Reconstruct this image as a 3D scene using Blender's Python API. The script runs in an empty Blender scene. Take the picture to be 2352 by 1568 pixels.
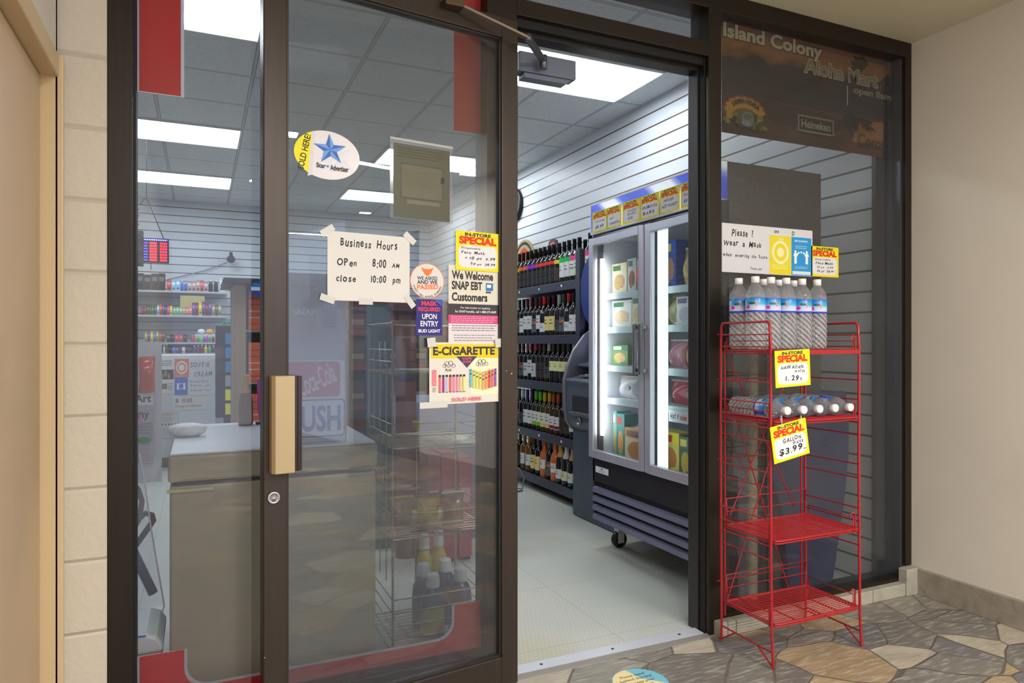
import bpy, math, random
from math import sin, cos, tan, atan, pi, radians
from mathutils import Vector, Matrix
random.seed(7)
SC = bpy.context.scene
COL = SC.collection
# ------------------------------------------------------------------ camera
F, PSI, HOR, EYE = 1580.0, radians(24.4), 785.0, 1.20      # focal length in px, heading, horizon row, eye height
cam_d = bpy.data.cameras.new('camera'); cam = bpy.data.objects.new('camera', cam_d); COL.objects.link(cam)
cam_d.lens = F / 2352 * 36; cam_d.sensor_width = 36; cam_d.clip_start = .02
cam_d.shift_y = (HOR - 784) / 2352
cam.location = (0, 0, EYE); cam.rotation_euler = (pi / 2, 0, -PSI)
SC.camera = cam
# ------------------------------------------------------------------ world, lights, exposure
W = bpy.data.worlds.new('world'); SC.world = W; W.use_nodes = True
W.node_tree.nodes['Background'].inputs[0].default_value = (.80, .83, 1.0, 1)
W.node_tree.nodes['Background'].inputs[1].default_value = 1.45
def area(name, loc, rot, sx, sy, power, col):
    l = bpy.data.lights.new(name, 'AREA'); l.shape = 'RECTANGLE'; l.size = sx; l.size_y = sy; l.energy = power; l.color = col
    o = bpy.data.objects.new(name, l); COL.objects.link(o); o.location = loc; o.rotation_euler = rot; return o
for lx, ly, pw in ((2.3, -.9, 70), (.7, -1.9, 46), (1.9, -3.0, 50), (1.3, -4.8, 40)):
    area('corridor_strip_and_fill', (lx, ly, 2.62), (0, 0, 0), .6, .07, pw, (1, .965, .91))  # one strip read off its reflection; the rest added unseen as fill
area('corridor_wall_fill', (.55, -.35, 2.62), (0, 0, 0),   .12, .12, 26, (1, .965, .91))  # unseen lamp added to brighten the right wall and glint in the glass
SC.view_settings.view_transform = 'Standard'; SC.view_settings.look = 'None'
SC.view_settings.gamma = 1; SC.view_settings.exposure = 0.45; SC.view_settings.use_curve_mapping = False
cy = SC.cycles
cy.use_denoising = True; cy.use_adaptive_sampling = True; cy.adaptive_threshold = .02; cy.max_bounces = 8; cy.diffuse_bounces = 4; cy.glossy_bounces = 4
cy.transmission_bounces = 8; cy.transparent_max_bounces = 24; cy.caustics_reflective = False; cy.caustics_refractive = False
cy.sample_clamp_indirect = 6; cy.blur_glossy = .5
# ------------------------------------------------------------------ pixel <-> place
def ray(px, py):
    t = (px - 1176) / F
    return (sin(PSI) + t * cos(PSI), cos(PSI) - t * sin(PSI), -(py - HOR) / F)
def hit(px, py, P, th=0.0):
    dx, dy, dz = ray(px, py); c, s = cos(th), sin(th)
    # s*(dx,dy) = P + u*(c,s)
    det = dx * (-s) - dy * (-c)
    k = (P[0] * (-s) - P[1] * (-c)) / det
    u = (k * dx - P[0]) * c + (k * dy - P[1]) * s
    return u, EYE + k * dz
def atY(px, py, Y): return hit(px, py, (0, Y), 0)
def atX(px, py, X):
    dx, dy, dz = ray(px, py); k = X / dx; return k * dy, EYE + k * dz
def atZ(px, py, Z=0):
    dx, dy, dz = ray(px, py); k = (Z - EYE) / dz; return k * dx, k * dy
# ------------------------------------------------------------------ materials
def lin(c):
    c = c / 255.0
    return c / 12.92 if c <= .04045 else ((c + .055) / 1.055) ** 2.4
def rgb(c): return (lin(c[0]), lin(c[1]), lin(c[2]), 1)
_m = {}
def M(c, rough=.5, metal=0, emit=0, trans=0, ior=1.45, bump=None, coat=0):
    k = (tuple(c), rough, metal, emit, trans, ior, bump, coat)
    if k in _m: return _m[k]
    m = bpy.data.materials.new('m'); m.use_nodes = True; nt = m.node_tree; b = nt.nodes['Principled BSDF']
    b.inputs['Base Color'].default_value = rgb(c); b.inputs['Roughness'].default_value = rough
    b.inputs['Metallic'].default_value = metal; b.inputs['IOR'].default_value = ior
    b.inputs['Transmission Weight'].default_value = trans; b.inputs['Coat Weight'].default_value = coat
    if emit:
        b.inputs['Emission Color'].default_value = rgb(c); b.inputs['Emission Strength'].default_value = emit
    if bump:
        n = nt.nodes.new('ShaderNodeTexNoise'); n.inputs['Scale'].default_value = bump[0]; n.inputs['Detail'].default_value = 5
        tc = nt.nodes.new('ShaderNodeTexCoord'); nt.links.new(tc.outputs['Object'], n.inputs['Vector'])
        bp = nt.nodes.new('ShaderNodeBump'); bp.inputs['Strength'].default_value = bump[1]; bp.inputs['Distance'].default_value = .01
        nt.links.new(n.outputs['Fac'], bp.inputs['Height']); nt.links.new(bp.outputs[0], b.inputs['Normal'])
        mx = nt.nodes.new('ShaderNodeMix'); mx.data_type = 'RGBA'
        mx.inputs['A'].default_value = rgb(c); mx.inputs['B'].default_value = rgb([v * .88 for v in c])
        rp = nt.nodes.new('ShaderNodeMapRange'); rp.inputs[1].default_value = .45; rp.inputs[2].default_value = .75
        nt.links.new(n.outputs['Fac'], rp.inputs[0]); nt.links.new(rp.outputs[0], mx.inputs['Factor'])
        nt.links.new(mx.outputs['Result'], b.inputs['Base Color'])
    _m[k] = m; return m
def glassmat(tint, rough=.0, ior=1.5, haze=0, hazecol=(200, 205, 225)):
    """a clear pane: tinted see-through plus mirror reflection by Fresnel, with a thin noise-varied pale diffuse film"""
    k = ('g', tuple(tint), rough, ior, haze)
    if k in _m: return _m[k]
    m = bpy.data.materials.new('glass'); m.use_nodes = True; nt = m.node_tree; nt.nodes.clear()
    o = nt.nodes.new('ShaderNodeOutputMaterial'); t = nt.nodes.new('ShaderNodeBsdfTransparent'); g = nt.nodes.new('ShaderNodeBsdfGlossy')
    fr = nt.nodes.new('ShaderNodeFresnel'); mx = nt.nodes.new('ShaderNodeMixShader')
    t.inputs[0].default_value = (*tint, 1); g.inputs['Roughness'].default_value = rough; fr.inputs[0].default_value = ior
    ge = nt.nodes.new('ShaderNodeNewGeometry'); mi = nt.nodes.new('ShaderNodeMix'); mi.data_type = 'FLOAT'   # same index step from either side of the sheet
    mi.inputs[2].default_value = ior; mi.inputs[3].default_value = 1 / ior
    nt.links.new(ge.outputs['Backfacing'], mi.inputs[0]); nt.links.new(mi.outputs[0], fr.inputs[0])
    nt.links.new(fr.outputs[0], mx.inputs[0]); nt.links.new(t.outputs[0], mx.inputs[1]); nt.links.new(g.outputs[0], mx.inputs[2])
    last = mx
    if haze:
        d = nt.nodes.new('ShaderNodeBsdfDiffuse'); d.inputs[0].default_value = rgb(hazecol)
        m2 = nt.nodes.new('ShaderNodeMixShader'); n = nt.nodes.new('ShaderNodeTexNoise'); n.inputs['Scale'].default_value = 3
        n.inputs['Detail'].default_value = 6
        tc = nt.nodes.new('ShaderNodeTexCoord'); nt.links.new(tc.outputs['Object'], n.inputs['Vector'])
        mu = nt.nodes.new('ShaderNodeMath'); mu.operation = 'MULTIPLY'; mu.inputs[1].default_value = haze * 2
        nt.links.new(n.outputs['Fac'], mu.inputs[0]); nt.links.new(mu.outputs[0], m2.inputs[0])
        nt.links.new(mx.outputs[0], m2.inputs[1]); nt.links.new(d.outputs[0], m2.inputs[2]); last = m2
    nt.links.new(last.outputs[0], o.inputs[0]); _m[k] = m; return m
class NT:
    def __init__(s, name):
        s.m = bpy.data.materials.new(name); s.m.use_nodes = True; s.t = s.m.node_tree; s.b = s.t.nodes['Principled BSDF']
        s.tc = s.n('TexCoord').outputs['Object']
    def n(s, k, **kw):
        x = s.t.nodes.new('ShaderNode' + k)
        for a, v in kw.items(): setattr(x, a, v)
        return x
    def l(s, a, b): s.t.links.new(a, b)
    def math(s, op, a, b=None, c=None):
        x = s.n('Math', operation=op)
        for i, v in enumerate((a, b, c)):
            if v is None: continue
            if isinstance(v, (int, float)): x.inputs[i].default_value = v
            else: s.l(v, x.inputs[i])
        return x.outputs[0]
    def mix(s, f, a, b):
        x = s.n('Mix', data_type='RGBA')
        for k, v in (('Factor', f), ('A', a), ('B', b)):
            if isinstance(v, (int, float)): x.inputs[k].default_value = v
            elif isinstance(v, tuple): x.inputs[k].default_value = v
            else: s.l(v, x.inputs[k])
        return x.outputs['Result']
    def sep(s, v=None):
        x = s.n('SeparateXYZ'); s.l(v or s.tc, x.inputs[0]); return x.outputs
    def noise(s, scale, detail=5, vec=None, out='Fac'):
        x = s.n('TexNoise'); x.inputs['Scale'].default_value = scale; x.inputs['Detail'].default_value = detail
        s.l(vec or s.tc, x.inputs['Vector']); return x.outputs[out]
    def mapping(s, scale=(1, 1, 1), rot=(0, 0, 0), loc=(0, 0, 0), vec=None):
        x = s.n('Mapping'); x.inputs['Scale'].default_value = scale; x.inputs['Rotation'].default_value = rot
        x.inputs['Location'].default_value = loc; s.l(vec or s.tc, x.inputs[0]); return x.outputs[0]
    def ramp(s, f, stops):
        x = s.n('ValToRGB'); e = x.color_ramp.elements
        while len(e) < len(stops): e.new(.5)
        for i, (p, c) in enumerate(stops): e[i].position = p; e[i].color = rgb(c)
        s.l(f, x.inputs[0]); return x.outputs[0]
    def bump(s, h, strength, dist=.01):
        x = s.n('Bump'); x.inputs['Strength'].default_value = strength; x.inputs['Distance'].default_value = dist
        s.l(h, x.inputs['Height']); s.l(x.outputs[0], s.b.inputs['Normal'])
    def col(s, v):
        if isinstance(v, tuple): s.b.inputs['Base Color'].default_value = v
        else: s.l(v, s.b.inputs['Base Color'])
    def rough(s, v): s.b.inputs['Roughness'].default_value = v
# ------------------------------------------------------------------ mesh collector
class MB:
    def __init__(s): s.v = []; s.f = []; s.mi = []; s.sm = []; s.mats = []
    def m(s, mat):
        if mat not in s.mats: s.mats.append(mat)
        return s.mats.index(mat)
    def add(s, vs, fs, mat, smooth=False):
        b = len(s.v); i = s.m(mat); s.v += [tuple(v) for v in vs]
        for f in fs: s.f.append(tuple(b + q for q in f)); s.mi.append(i); s.sm.append(smooth)
    def box(s, a, b, mat):
        x0, y0, z0 = [min(a[i], b[i]) for i in range(3)]; x1, y1, z1 = [max(a[i], b[i]) for i in range(3)]
        s.add([(x0, y0, z0), (x1, y0, z0), (x1, y1, z0), (x0, y1, z0), (x0, y0, z1), (x1, y0, z1), (x1, y1, z1), (x0, y1, z1)],
              [(0, 3, 2, 1), (4, 5, 6, 7), (0, 1, 5, 4), (1, 2, 6, 5), (2, 3, 7, 6), (3, 0, 4, 7)], mat); return s
    def tube(s, pts, r, mat, seg=8, caps=True):
        pts = [Vector(p) for p in pts]; n = len(pts); vs = []; fs = []; prev = None
        for i, p in enumerate(pts):
            if i == 0: d = pts[1] - p
            elif i == n - 1: d = p - pts[i - 1]
            else: d = (pts[i + 1] - p).normalized() + (p - pts[i - 1]).normalized()
            d.normalize()
            if prev is None:
                a = Vector((0, 0, 1)) if abs(d.z) < .9 else Vector((1, 0, 0)); u = d.cross(a).normalized()
            else:
                u = (prev - d * prev.dot(d))
                u = u.normalized() if u.length > 1e-6 else d.orthogonal().normalized()
            w = d.cross(u); prev = u
            rr = r[i] if isinstance(r, (list, tuple)) else r
            for k in range(seg):
                t = 2 * pi * k / seg; vs.append(p + (u * cos(t) + w * sin(t)) * rr)
        for i in range(n - 1):
            for k in range(seg):
                k2 = (k + 1) % seg; fs.append((i * seg + k, i * seg + k2, (i + 1) * seg + k2, (i + 1) * seg + k))
        s.add(vs, fs, mat, True)
        if caps:
            s.add(vs[:seg], [tuple(range(seg))[::-1]], mat); s.add(vs[-seg:], [tuple(range(seg))], mat)
        return s
    def lathe(s, prof, mat, c=(0, 0, 0), seg=16, axis='z', smooth=True, sx=1, sy=1):
        """prof: list of (r, z)"""
        vs = []; fs = []
        def tr(x, y, z):
            x *= sx; y *= sy
            if axis == 'z': q = (x, y, z)
            elif axis == 'y': q = (x, z, y)
            elif axis == '-y': q = (x, -z, y)
            elif axis == 'x': q = (z, x, y)
            elif axis == '-x': q = (-z, x, y)
            return (q[0] + c[0], q[1] + c[1], q[2] + c[2])
        for r, z in prof:
            for k in range(seg):
                t = 2 * pi * k / seg; vs.append(tr(r * cos(t), r * sin(t), z))
        for i in range(len(prof) - 1):
            for k in range(seg):
                k2 = (k + 1) % seg; fs.append((i * seg + k, i * seg + k2, (i + 1) * seg + k2, (i + 1) * seg + k))
        s.add(vs, fs, mat, smooth)
        s.add(vs[:seg], [tuple(range(seg))[::-1]], mat); s.add(vs[-seg:], [tuple(range(seg))], mat)
        return s
    def prism(s, poly, a, b, mat, axis='y', smooth=False):
        """poly of 2-D points pushed from a to b along the axis. axis y: (x,z); x: (y,z); z: (x,y)"""
        def tr(p, h):
            return {'y': (p[0], h, p[1]), 'x': (h, p[0], p[1]), 'z': (p[0], p[1], h)}[axis]
        n = len(poly); vs = [tr(p, a) for p in poly] + [tr(p, b) for p in poly]
        s.add(vs, [tuple(range(n)), tuple(range(n, 2 * n))[::-1]], mat)
        s.add(vs, [(i, (i + 1) % n, n + (i + 1) % n, n + i) for i in range(n)], mat, smooth); return s
    def build(s, name, parent=None, loc=(0, 0, 0), rot=0, bevel=0, fix=True):
        me = bpy.data.meshes.new(name); me.from_pydata(s.v, [], s.f)
        for m in s.mats: me.materials.append(m)
        me.polygons.foreach_set('material_index', s.mi); me.polygons.foreach_set('use_smooth', s.sm)
        if fix:
            import bmesh
            bm = bmesh.new(); bm.from_mesh(me); bmesh.ops.remove_doubles(bm, verts=bm.verts, dist=1e-6)
            bmesh.ops.recalc_face_normals(bm, faces=bm.faces); bm.to_mesh(me); bm.free()
        me.update()
        o = bpy.data.objects.new(name, me); COL.objects.link(o); o.location = loc
        o.rotation_euler = rot if isinstance(rot, tuple) else (0, 0, rot)
        if parent: o.parent = parent
        if bevel:
            b = o.modifiers.new('bevel', 'BEVEL'); b.width = bevel; b.segments = 2; b.limit_method = 'ANGLE'; b.angle_limit = radians(40)
        return o
def tag(o, label, cat, group=None, kind=None):
    o['label'] = label; o['category'] = cat
    if group: o['group'] = group
    if kind: o['kind'] = kind
    return o
def empty(name, loc, rot=0, label=None, cat=None, group=None, kind=None):
    o = bpy.data.objects.new(name, None); COL.objects.link(o); o.location = loc
    o.rotation_euler = rot if isinstance(rot, tuple) else (0, 0, rot); o.empty_display_size = .1
    if label: tag(o, label, cat, group, kind)
    return o
def struct(o, label=None, cat=None):
    o['kind'] = 'structure'
    if label: o['label'] = label; o['category'] = cat
    return o
KIDS = {}
def dup(root, loc, rot=None, label=None, group=None, mats=None):
    def cp(o, parent):
        c = o.copy(); COL.objects.link(c); c.parent = parent
        for ch in o.children: cp(ch, c)
        return c
    r = root.copy(); COL.objects.link(r); r.location = loc
    if rot is not None: r.rotation_euler = rot if isinstance(rot, tuple) else (0, 0, rot)
    for ch in list(root.children): cp(ch, r)
    if label: r['label'] = label
    if group: r['group'] = group
    return r
ORD = ['first', 'second', 'third', 'fourth', 'fifth', 'sixth', 'seventh', 'eighth', 'ninth', 'tenth', 'eleventh', 'twelfth',
       'thirteenth', 'fourteenth', 'fifteenth', 'sixteenth', 'seventeenth', 'eighteenth', 'nineteenth', 'twentieth', 'twenty-first', 'twenty-second', 'twenty-third', 'twenty-fourth', 'twenty-fifth', 'twenty-sixth', 'twenty-seventh', 'twenty-eighth']
# ------------------------------------------------------------------ lettering
_tx = {}
def glyphs(s, off=0, shear=0, sp=1.0):
    k = (s, off, shear, sp)
    if k in _tx: return _tx[k]
    cu = bpy.data.curves.new('t', 'FONT'); cu.body = s; cu.offset = off; cu.shear = shear; cu.resolution_u = 3; cu.fill_mode = 'FRONT'
    cu.space_character = sp
    ob = bpy.data.objects.new('t', cu); COL.objects.link(ob)
    bpy.context.view_layer.update()
    me = bpy.data.meshes.new_from_object(ob.evaluated_get(bpy.context.evaluated_depsgraph_get()))
    vs = [(v.co.x, v.co.y) for v in me.vertices]; fs = [tuple(p.vertices) for p in me.polygons]
    bpy.data.objects.remove(ob); bpy.data.curves.remove(cu); bpy.data.meshes.remove(me)
    _tx[k] = (vs, fs); return vs, fs
def bbox(vs):
    xs = [v[0] for v in vs]; ys = [v[1] for v in vs]; return min(xs), min(ys), max(xs), max(ys)
def hand(s, seed=1):
    """a marker-pen line: each letter a little tilted, lifted and resized"""
    rnd = random.Random(seed); vs = []; fs = []; x = 0
    for ch in s:
        if ch == ' ': x += .33; continue
        a, f = glyphs(ch, .024, .12)
        x0, y0, x1, y1 = bbox(a); r = rnd.uniform(-.12, .12); dy = rnd.uniform(-.05, .05); k = rnd.uniform(.88, 1.1); b = len(vs)
        for (p, q) in a:
            p -= x0; vs.append((x + k * (p * cos(r) - q * sin(r)), dy + k * (p * sin(r) + q * cos(r))))
        fs += [tuple(b + i for i in g) for g in f]; x += (x1 - x0) * k + .13
    return vs, fs
EPS = .00008
class Poster:
    """flat print: paper mesh as root, shapes in 0..1 x 0..1 of the sheet, laid a hair in front of each other"""
    def __init__(s, name, label, cat, origin, rot, w, h, paper, group=None, thick=.0012, poly=None, roll=0, parent=None, rough=.55):
        s.w, s.h, s.k = w, h, 0; b = MB(); pm = paper if not isinstance(paper, tuple) else M(paper, rough)
        pts = poly or [(0, 0), (1, 0), (1, 1), (0, 1)]
        b.prism([(p[0] * w, p[1] * h) for p in pts], 0, thick, pm, 'y')
        s.root = b.build(name, parent, origin, (0, roll, rot) if roll else rot)
        if label: tag(s.root, label, cat, group)
        s.pr = MB(); s.tx = MB()
    def lay(s): s.k += 1; return -EPS * s.k
    def at(s, px, py):
        u, z = hit(px, py, *s.plane); u0 = hit(s.l, py, *s.plane)[0]; return (u - u0) / s.w, (z - s.root.location.z) / s.h
    def text_at(s, t, l, r, yt, yb, c, bold=0, shear=0, dy=0):
        x0, z1 = s.at(l, yt); _, z0 = s.at(l, yb); x1, _ = s.at(r, yt); s.text(t, x0, z0, x1, z1, c, bold, shear)
    def poly(s, pts, c, emit=0):
        y = s.lay(); s.pr.add([(p[0] * s.w, y, p[1] * s.h) for p in pts], [tuple(range(len(pts)))], c if not isinstance(c, tuple) else M(c, .6, emit=emit))
    def rect(s, x0, y0, x1, y1, c, emit=0): s.poly([(x0, y0), (x1, y0), (x1, y1), (x0, y1)], c, emit)
    def ell(s, x, y, rx, ry, c, n=36, a0=0, a1=2 * pi):
        full = abs(a1 - a0 - 2 * pi) < 1e-6
        s.poly([(x + rx * cos(a0 + (a1 - a0) * i / (n if full else n - 1)), y + ry * sin(a0 + (a1 - a0) * i / (n if full else n - 1))) for i in range(n)], c)
    def ring(s, x, y, rx, ry, w, c, n=40):
        yy = s.lay(); vs = []; m = c if not isinstance(c, tuple) else M(c, .6)
        for i in range(n):
            t = 2 * pi * i / n; vs += [((x + rx * cos(t)) * s.w, yy, (y + ry * sin(t)) * s.h), ((x + rx * (1 - w) * cos(t)) * s.w, yy, (y + ry * (1 - w) * sin(t)) * s.h)]
        s.pr.add(vs, [(2 * i, 2 * ((i + 1) % n), 2 * ((i + 1) % n) + 1, 2 * i + 1) for i in range(n)], m)
    def rrect(s, x0, y0, x1, y1, r, c, n=6):
        rx, ry = r / s.w, r / s.h; pts = []
        for cx, cyy, a in ((x1 - rx, y1 - ry, 0), (x0 + rx, y1 - ry, 90), (x0 + rx, y0 + ry, 180), (x1 - rx, y0 + ry, 270)):
            for i in range(n + 1): t = radians(a + 90 * i / n); pts.append((cx + rx * cos(t), cyy + ry * sin(t)))
        s.poly(pts, c)
    def put(s, gl, x0, y0, x1, y1, c, rot=0, emit=0):
        vs, fs = gl; a = bbox(vs); y = s.lay(); sx = (x1 - x0) / max(1e-6, a[2] - a[0]); sy = (y1 - y0) / max(1e-6, a[3] - a[1])
        pts = [((x0 + (v[0] - a[0]) * sx) * s.w, (y0 + (v[1] - a[1]) * sy) * s.h) for v in vs]
        if rot:
            cx, cz = (x0 + x1) / 2 * s.w, (y0 + y1) / 2 * s.h
            pts = [(cx + (p - cx) * cos(rot) - (q - cz) * sin(rot), cz + (p - cx) * sin(rot) + (q - cz) * cos(rot)) for p, q in pts]
        s.tx.add([(p, y, q) for p, q in pts], fs, c if not isinstance(c, tuple) else M(c, .6, emit=emit))
    def text(s, t, x0, y0, x1, y1, c, bold=.0, shear=0, rot=0, emit=0): s.put(glyphs(t, bold, shear), x0, y0, x1, y1, c, rot, emit)
    def write(s, t, x0, y0, x1, y1, c=(25, 25, 28), seed=1, rot=0): s.put(hand(t, seed), x0, y0, x1, y1, c, rot)
    def arc(s, t, cx, cyy, r, a0, a1, hgt, c, bold=.02, inward=False):
        """letters round a circle, sheet metres; a0..a1 degrees"""
        n = len(t); y = s.lay(); m = M(c, .6)
        for i, ch in enumerate(t):
            if ch == ' ': continue
            vs, fs = glyphs(ch, bold); b = bbox(vs); k = hgt / .72; ang = radians(a0 + (a1 - a0) * i / max(1, n - 1))
            th = ang - pi / 2 if not inward else ang + pi / 2
            mx = (b[0] + b[2]) / 2; px, pz = cx + r * cos(ang), cyy + r * sin(ang)
            s.tx.add([(px + k * ((v[0] - mx) * cos(th) - v[1] * sin(th)), y, pz + k * ((v[0] - mx) * sin(th) + v[1] * cos(th))) for v in vs], fs, m)
    def lines(s, x0, y0, x1, y1, n, c, frac=.35, jitter=.15, seed=3):
        """body copy too small to read: bars of text"""
        rnd = random.Random(seed); dy = (y1 - y0) / n; y = s.lay(); m = M(c, .6)
        for i in range(n):
            yy = y1 - (i + .5) * dy; x = x0; xe = x1 - rnd.uniform(0, jitter) * (x1 - x0)
            while x < xe:
                wd = rnd.uniform(.03, .09) * (x1 - x0); e = min(x + wd, xe)
                s.pr.add([(x * s.w, y, (yy - dy * frac / 2) * s.h), (e * s.w, y, (yy - dy * frac / 2) * s.h), (e * s.w, y, (yy + dy * frac / 2) * s.h), (x * s.w, y, (yy + dy * frac / 2) * s.h)], [(0, 1, 2, 3)], m)
                x = e + .015 * (x1 - x0)
    def done(s):
        if s.pr.v: s.pr.build('print', s.root, fix=False)
        if s.tx.v: s.tx.build('lettering', s.root, fix=False)
        return s.root
def poster_px(name, label, cat, plane, l, r, t, b, paper, **kw):
    """plane = (P, theta); l, r columns and t, b rows at its left edge give size and place on that plane"""
    P, th = plane; u0, z1 = hit(l, t, P, th); _, z0 = hit(l, b, P, th); u1, _ = hit(r, t, P, th)
    org = (P[0] + u0 * cos(th), P[1] + u0 * sin(th), z0)
    p = Poster(name, label, cat, org, th, u1 - u0, z1 - z0, paper, **kw); p.plane = plane; p.l = l; return p
def special(p, price, seed=1):
    """the yellow IN-STORE SPECIAL card with its handwritten lines"""
    p.rrect(.06, .07, .94, .64, .02, (226, 226, 230)); p.text('IN-STORE', .2, .875, .8, .965, (35, 35, 25), .045)
    p.text('SPECIAL', .07, .67, .93, .87, (222, 52, 26), .06)
    for i, (t, x0, y0, x1, y1) in enumerate(price): p.write(t, x0, y0, x1, y1, seed=seed + i)
    return p.done()
YEL = (236, 222, 16)
# ================================================================== SETTING
D = 2.228                    # storefront plane
FD = .115                    # frame depth
GY = D + .055                # pane plane
XL, XR = -.355, 3.13         # corridor side walls
ZC = 2.64                    # corridor ceiling
XS, YB, ZI = 3.0, 9.5, 2.96  # shop: right wall, back wall, ceiling
XW = -2.6
def fx(px, Y=D): return atY(px, 700, Y)[0]
def fz(px, py, Y=D): return atY(px, py, Y)[1]

# --- materials of the shell
def m_beige(name, c, blocks=False):
    n = NT(name); f = n.noise(2.2, 6); f2 = n.noise(60, 3)
    base = n.mix(f, rgb(c), rgb([v * .93 for v in c])); n.col(base)
    h = n.math('MULTIPLY', f2, .25)
    if blocks:
        z = n.sep()[2]; g = n.math('PINGPONG', n.math('ADD', z, .007), .1)          # courses every 0.2 m
        j = n.math('LESS_THAN', g, .0045); j = n.math('SUBTRACT', 1, j)
        g2 = n.n('MapRange'); g2.inputs[1].default_value = 0; g2.inputs[2].default_value = .008; n.l(g, g2.inputs[0])
        h = n.math('ADD', n.math('MULTIPLY', g2.outputs[0], 1.0), n.math('MULTIPLY', f2, .3))
        spl = n.noise(25, 6); h = n.math('ADD', h, n.math('MULTIPLY', spl, .35))
        n.bump(h, .8, .006)
    else: n.bump(n.math('ADD', h, n.math('MULTIPLY', n.noise(9, 4), .6)), .25, .006)
    n.rough(.55); return n.m
mt_wall = m_beige('painted_plaster', (226, 219, 207)); mt_block = m_beige('painted_block', (214, 204, 188), True)
mt_ceil = m_beige('painted_soffit', (216, 208, 182))
def m_frame(*cs):
    n = NT('dark_bronze'); f = n.noise(14, 6); x = n.mapping((40, 40, 1.2)); st = n.noise(3, 4, x)
    n.col(n.ramp(st, [(.3, cs[0]), (.6, cs[1]), (.86, cs[2])]))
    n.b.inputs['Metallic'].default_value = .45; n.rough(.36); n.bump(f, .06); return n.m
BR = m_frame((40, 33, 28), (44, 37, 31), (49, 41, 35)); BRD = m_frame((58, 49, 44), (62, 53, 47), (67, 58, 52))  # door copy paler, standing in for the bright outside it reflects
CHR = M((180, 182, 186), .3, .8); BLK = M((22, 21, 22), .45); GASK = M((14, 14, 15), .6)
def m_flag():
    n = NT('flagstone')
    wob = n.noise(2.2, 2, out='Color'); v = n.n('VectorMath', operation='SCALE'); n.l(wob, v.inputs[0]); v.inputs['Scale'].default_value = .12
    a = n.n('VectorMath', operation='ADD'); n.l(n.mapping((1.0, 1.35, 0), (0, 0, .5)), a.inputs[0]); n.l(v.outputs[0], a.inputs[1])
    vo = n.n('TexVoronoi'); vo.inputs['Scale'].default_value = 3.5; n.l(a.outputs[0], vo.inputs['Vector'])
    ed = n.n('TexVoronoi', feature='DISTANCE_TO_EDGE'); ed.inputs['Scale'].default_value = 3.5; n.l(a.outputs[0], ed.inputs['Vector'])
    r = n.sep(vo.outputs['Color'])
    c1 = n.ramp(r[0], [(0, (128, 128, 122)), (.18, (156, 152, 142)), (.34, (112, 114, 120)), (.48, (190, 166, 124)), (.58, (136, 132, 126)), (.74, (206, 196, 176)), (.84, (182, 156, 118)), (.93, (120, 118, 114))])
    c1.node.color_ramp.interpolation = 'CONSTANT'
    st = n.noise(5, 8, n.mapping((1, 4, 1), (0, 0, .9))); st2 = n.noise(13, 10, n.mapping((1, 5, 1), (0, 0, -.4)))
    c2 = n.mix(n.math('MULTIPLY', st, .8), c1, rgb((98, 90, 82)))
    hi = n.n('MapRange'); hi.inputs[1].default_value = .5; hi.inputs[2].default_value = .68; n.l(st2, hi.inputs[0])
    c3 = n.mix(n.math('MULTIPLY', hi.outputs[0], .38), c2, rgb((210, 204, 192)))
    g = n.n('MapRange'); g.inputs[1].default_value = .006; g.inputs[2].default_value = .02; n.l(ed.outputs['Distance'], g.inputs[0])
    n.col(n.mix(g.outputs[0], rgb((104, 96, 88)), c3))
    h = n.math('ADD', n.math('MULTIPLY', g.outputs[0], .8), n.math('ADD', n.math('MULTIPLY', st, .8), n.math('MULTIPLY', st2, .5)))
    n.bump(h, .5, .008); n.rough(.4); return n.m
def m_vinyl():
    n = NT('textured_vinyl_tile'); p = n.mapping((1, 1, 1), (0, 0, radians(45)))
    s = n.sep(p); a = n.math('SINE', n.math('MULTIPLY', s[0], 330)); b = n.math('SINE', n.math('MULTIPLY', s[1], 140))
    t = n.math('MULTIPLY', a, b); q = n.math('GREATER_THAN', t, .45)
    w = n.sep(); gx = n.math('PINGPONG', n.math('ADD', w[0], .25), .3); gy = n.math('PINGPONG', w[1], .3)
    seam = n.math('LESS_THAN', n.math('MINIMUM', gx, gy), .0012)
    f = n.noise(1.3, 5)
    base = n.ramp(f, [(.3, (186, 192, 186)), (.55, (198, 200, 192)), (.75, (192, 190, 160))])
    c = n.mix(n.math('MULTIPLY', q, .22), base, rgb((232, 232, 226)))
    c = n.mix(n.math('MULTIPLY', seam, .5), c, rgb((90, 90, 86))); n.col(c); n.bump(q, .25, .002); n.rough(.36); return n.m
def m_slat():
    n = NT('slatwall'); z = n.sep()[2]
    f = n.math('FRACT', n.math('DIVIDE', n.math('SUBTRACT', 2.872 + .004 + 10.16, z), .1016))
    g = n.math('LESS_THAN', f, .105)
    n.col(n.mix(g, rgb((204, 210, 216)), rgb((84, 62, 50)))); n.bump(n.math('SUBTRACT', 1, g), .5, .008); n.rough(.4); return n.m
def m_ctile():
    n = NT('ceiling_tile'); s = n.sep()
    gx = n.math('PINGPONG', n.math('SUBTRACT', s[0], .32 - 6.1), .305); gy = n.math('PINGPONG', n.math('SUBTRACT', s[1], 3.66 - 6.1), .305)
    g = n.math('LESS_THAN', n.math('MINIMUM', gx, gy), .009); e = n.math('LESS_THAN', n.math('MINIMUM', gx, gy), .0125)
    nz = n.noise(70, 4); t = n.ramp(nz, [(.35, (208, 212, 214)), (.6, (226, 229, 230))])
    n.col(n.mix(e, t, n.mix(g, rgb((112, 116, 120)), rgb((196, 200, 204))))); n.bump(n.math('ADD', g, n.math('MULTIPLY', nz, .3)), .3); n.rough(.8); return n.m
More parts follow.
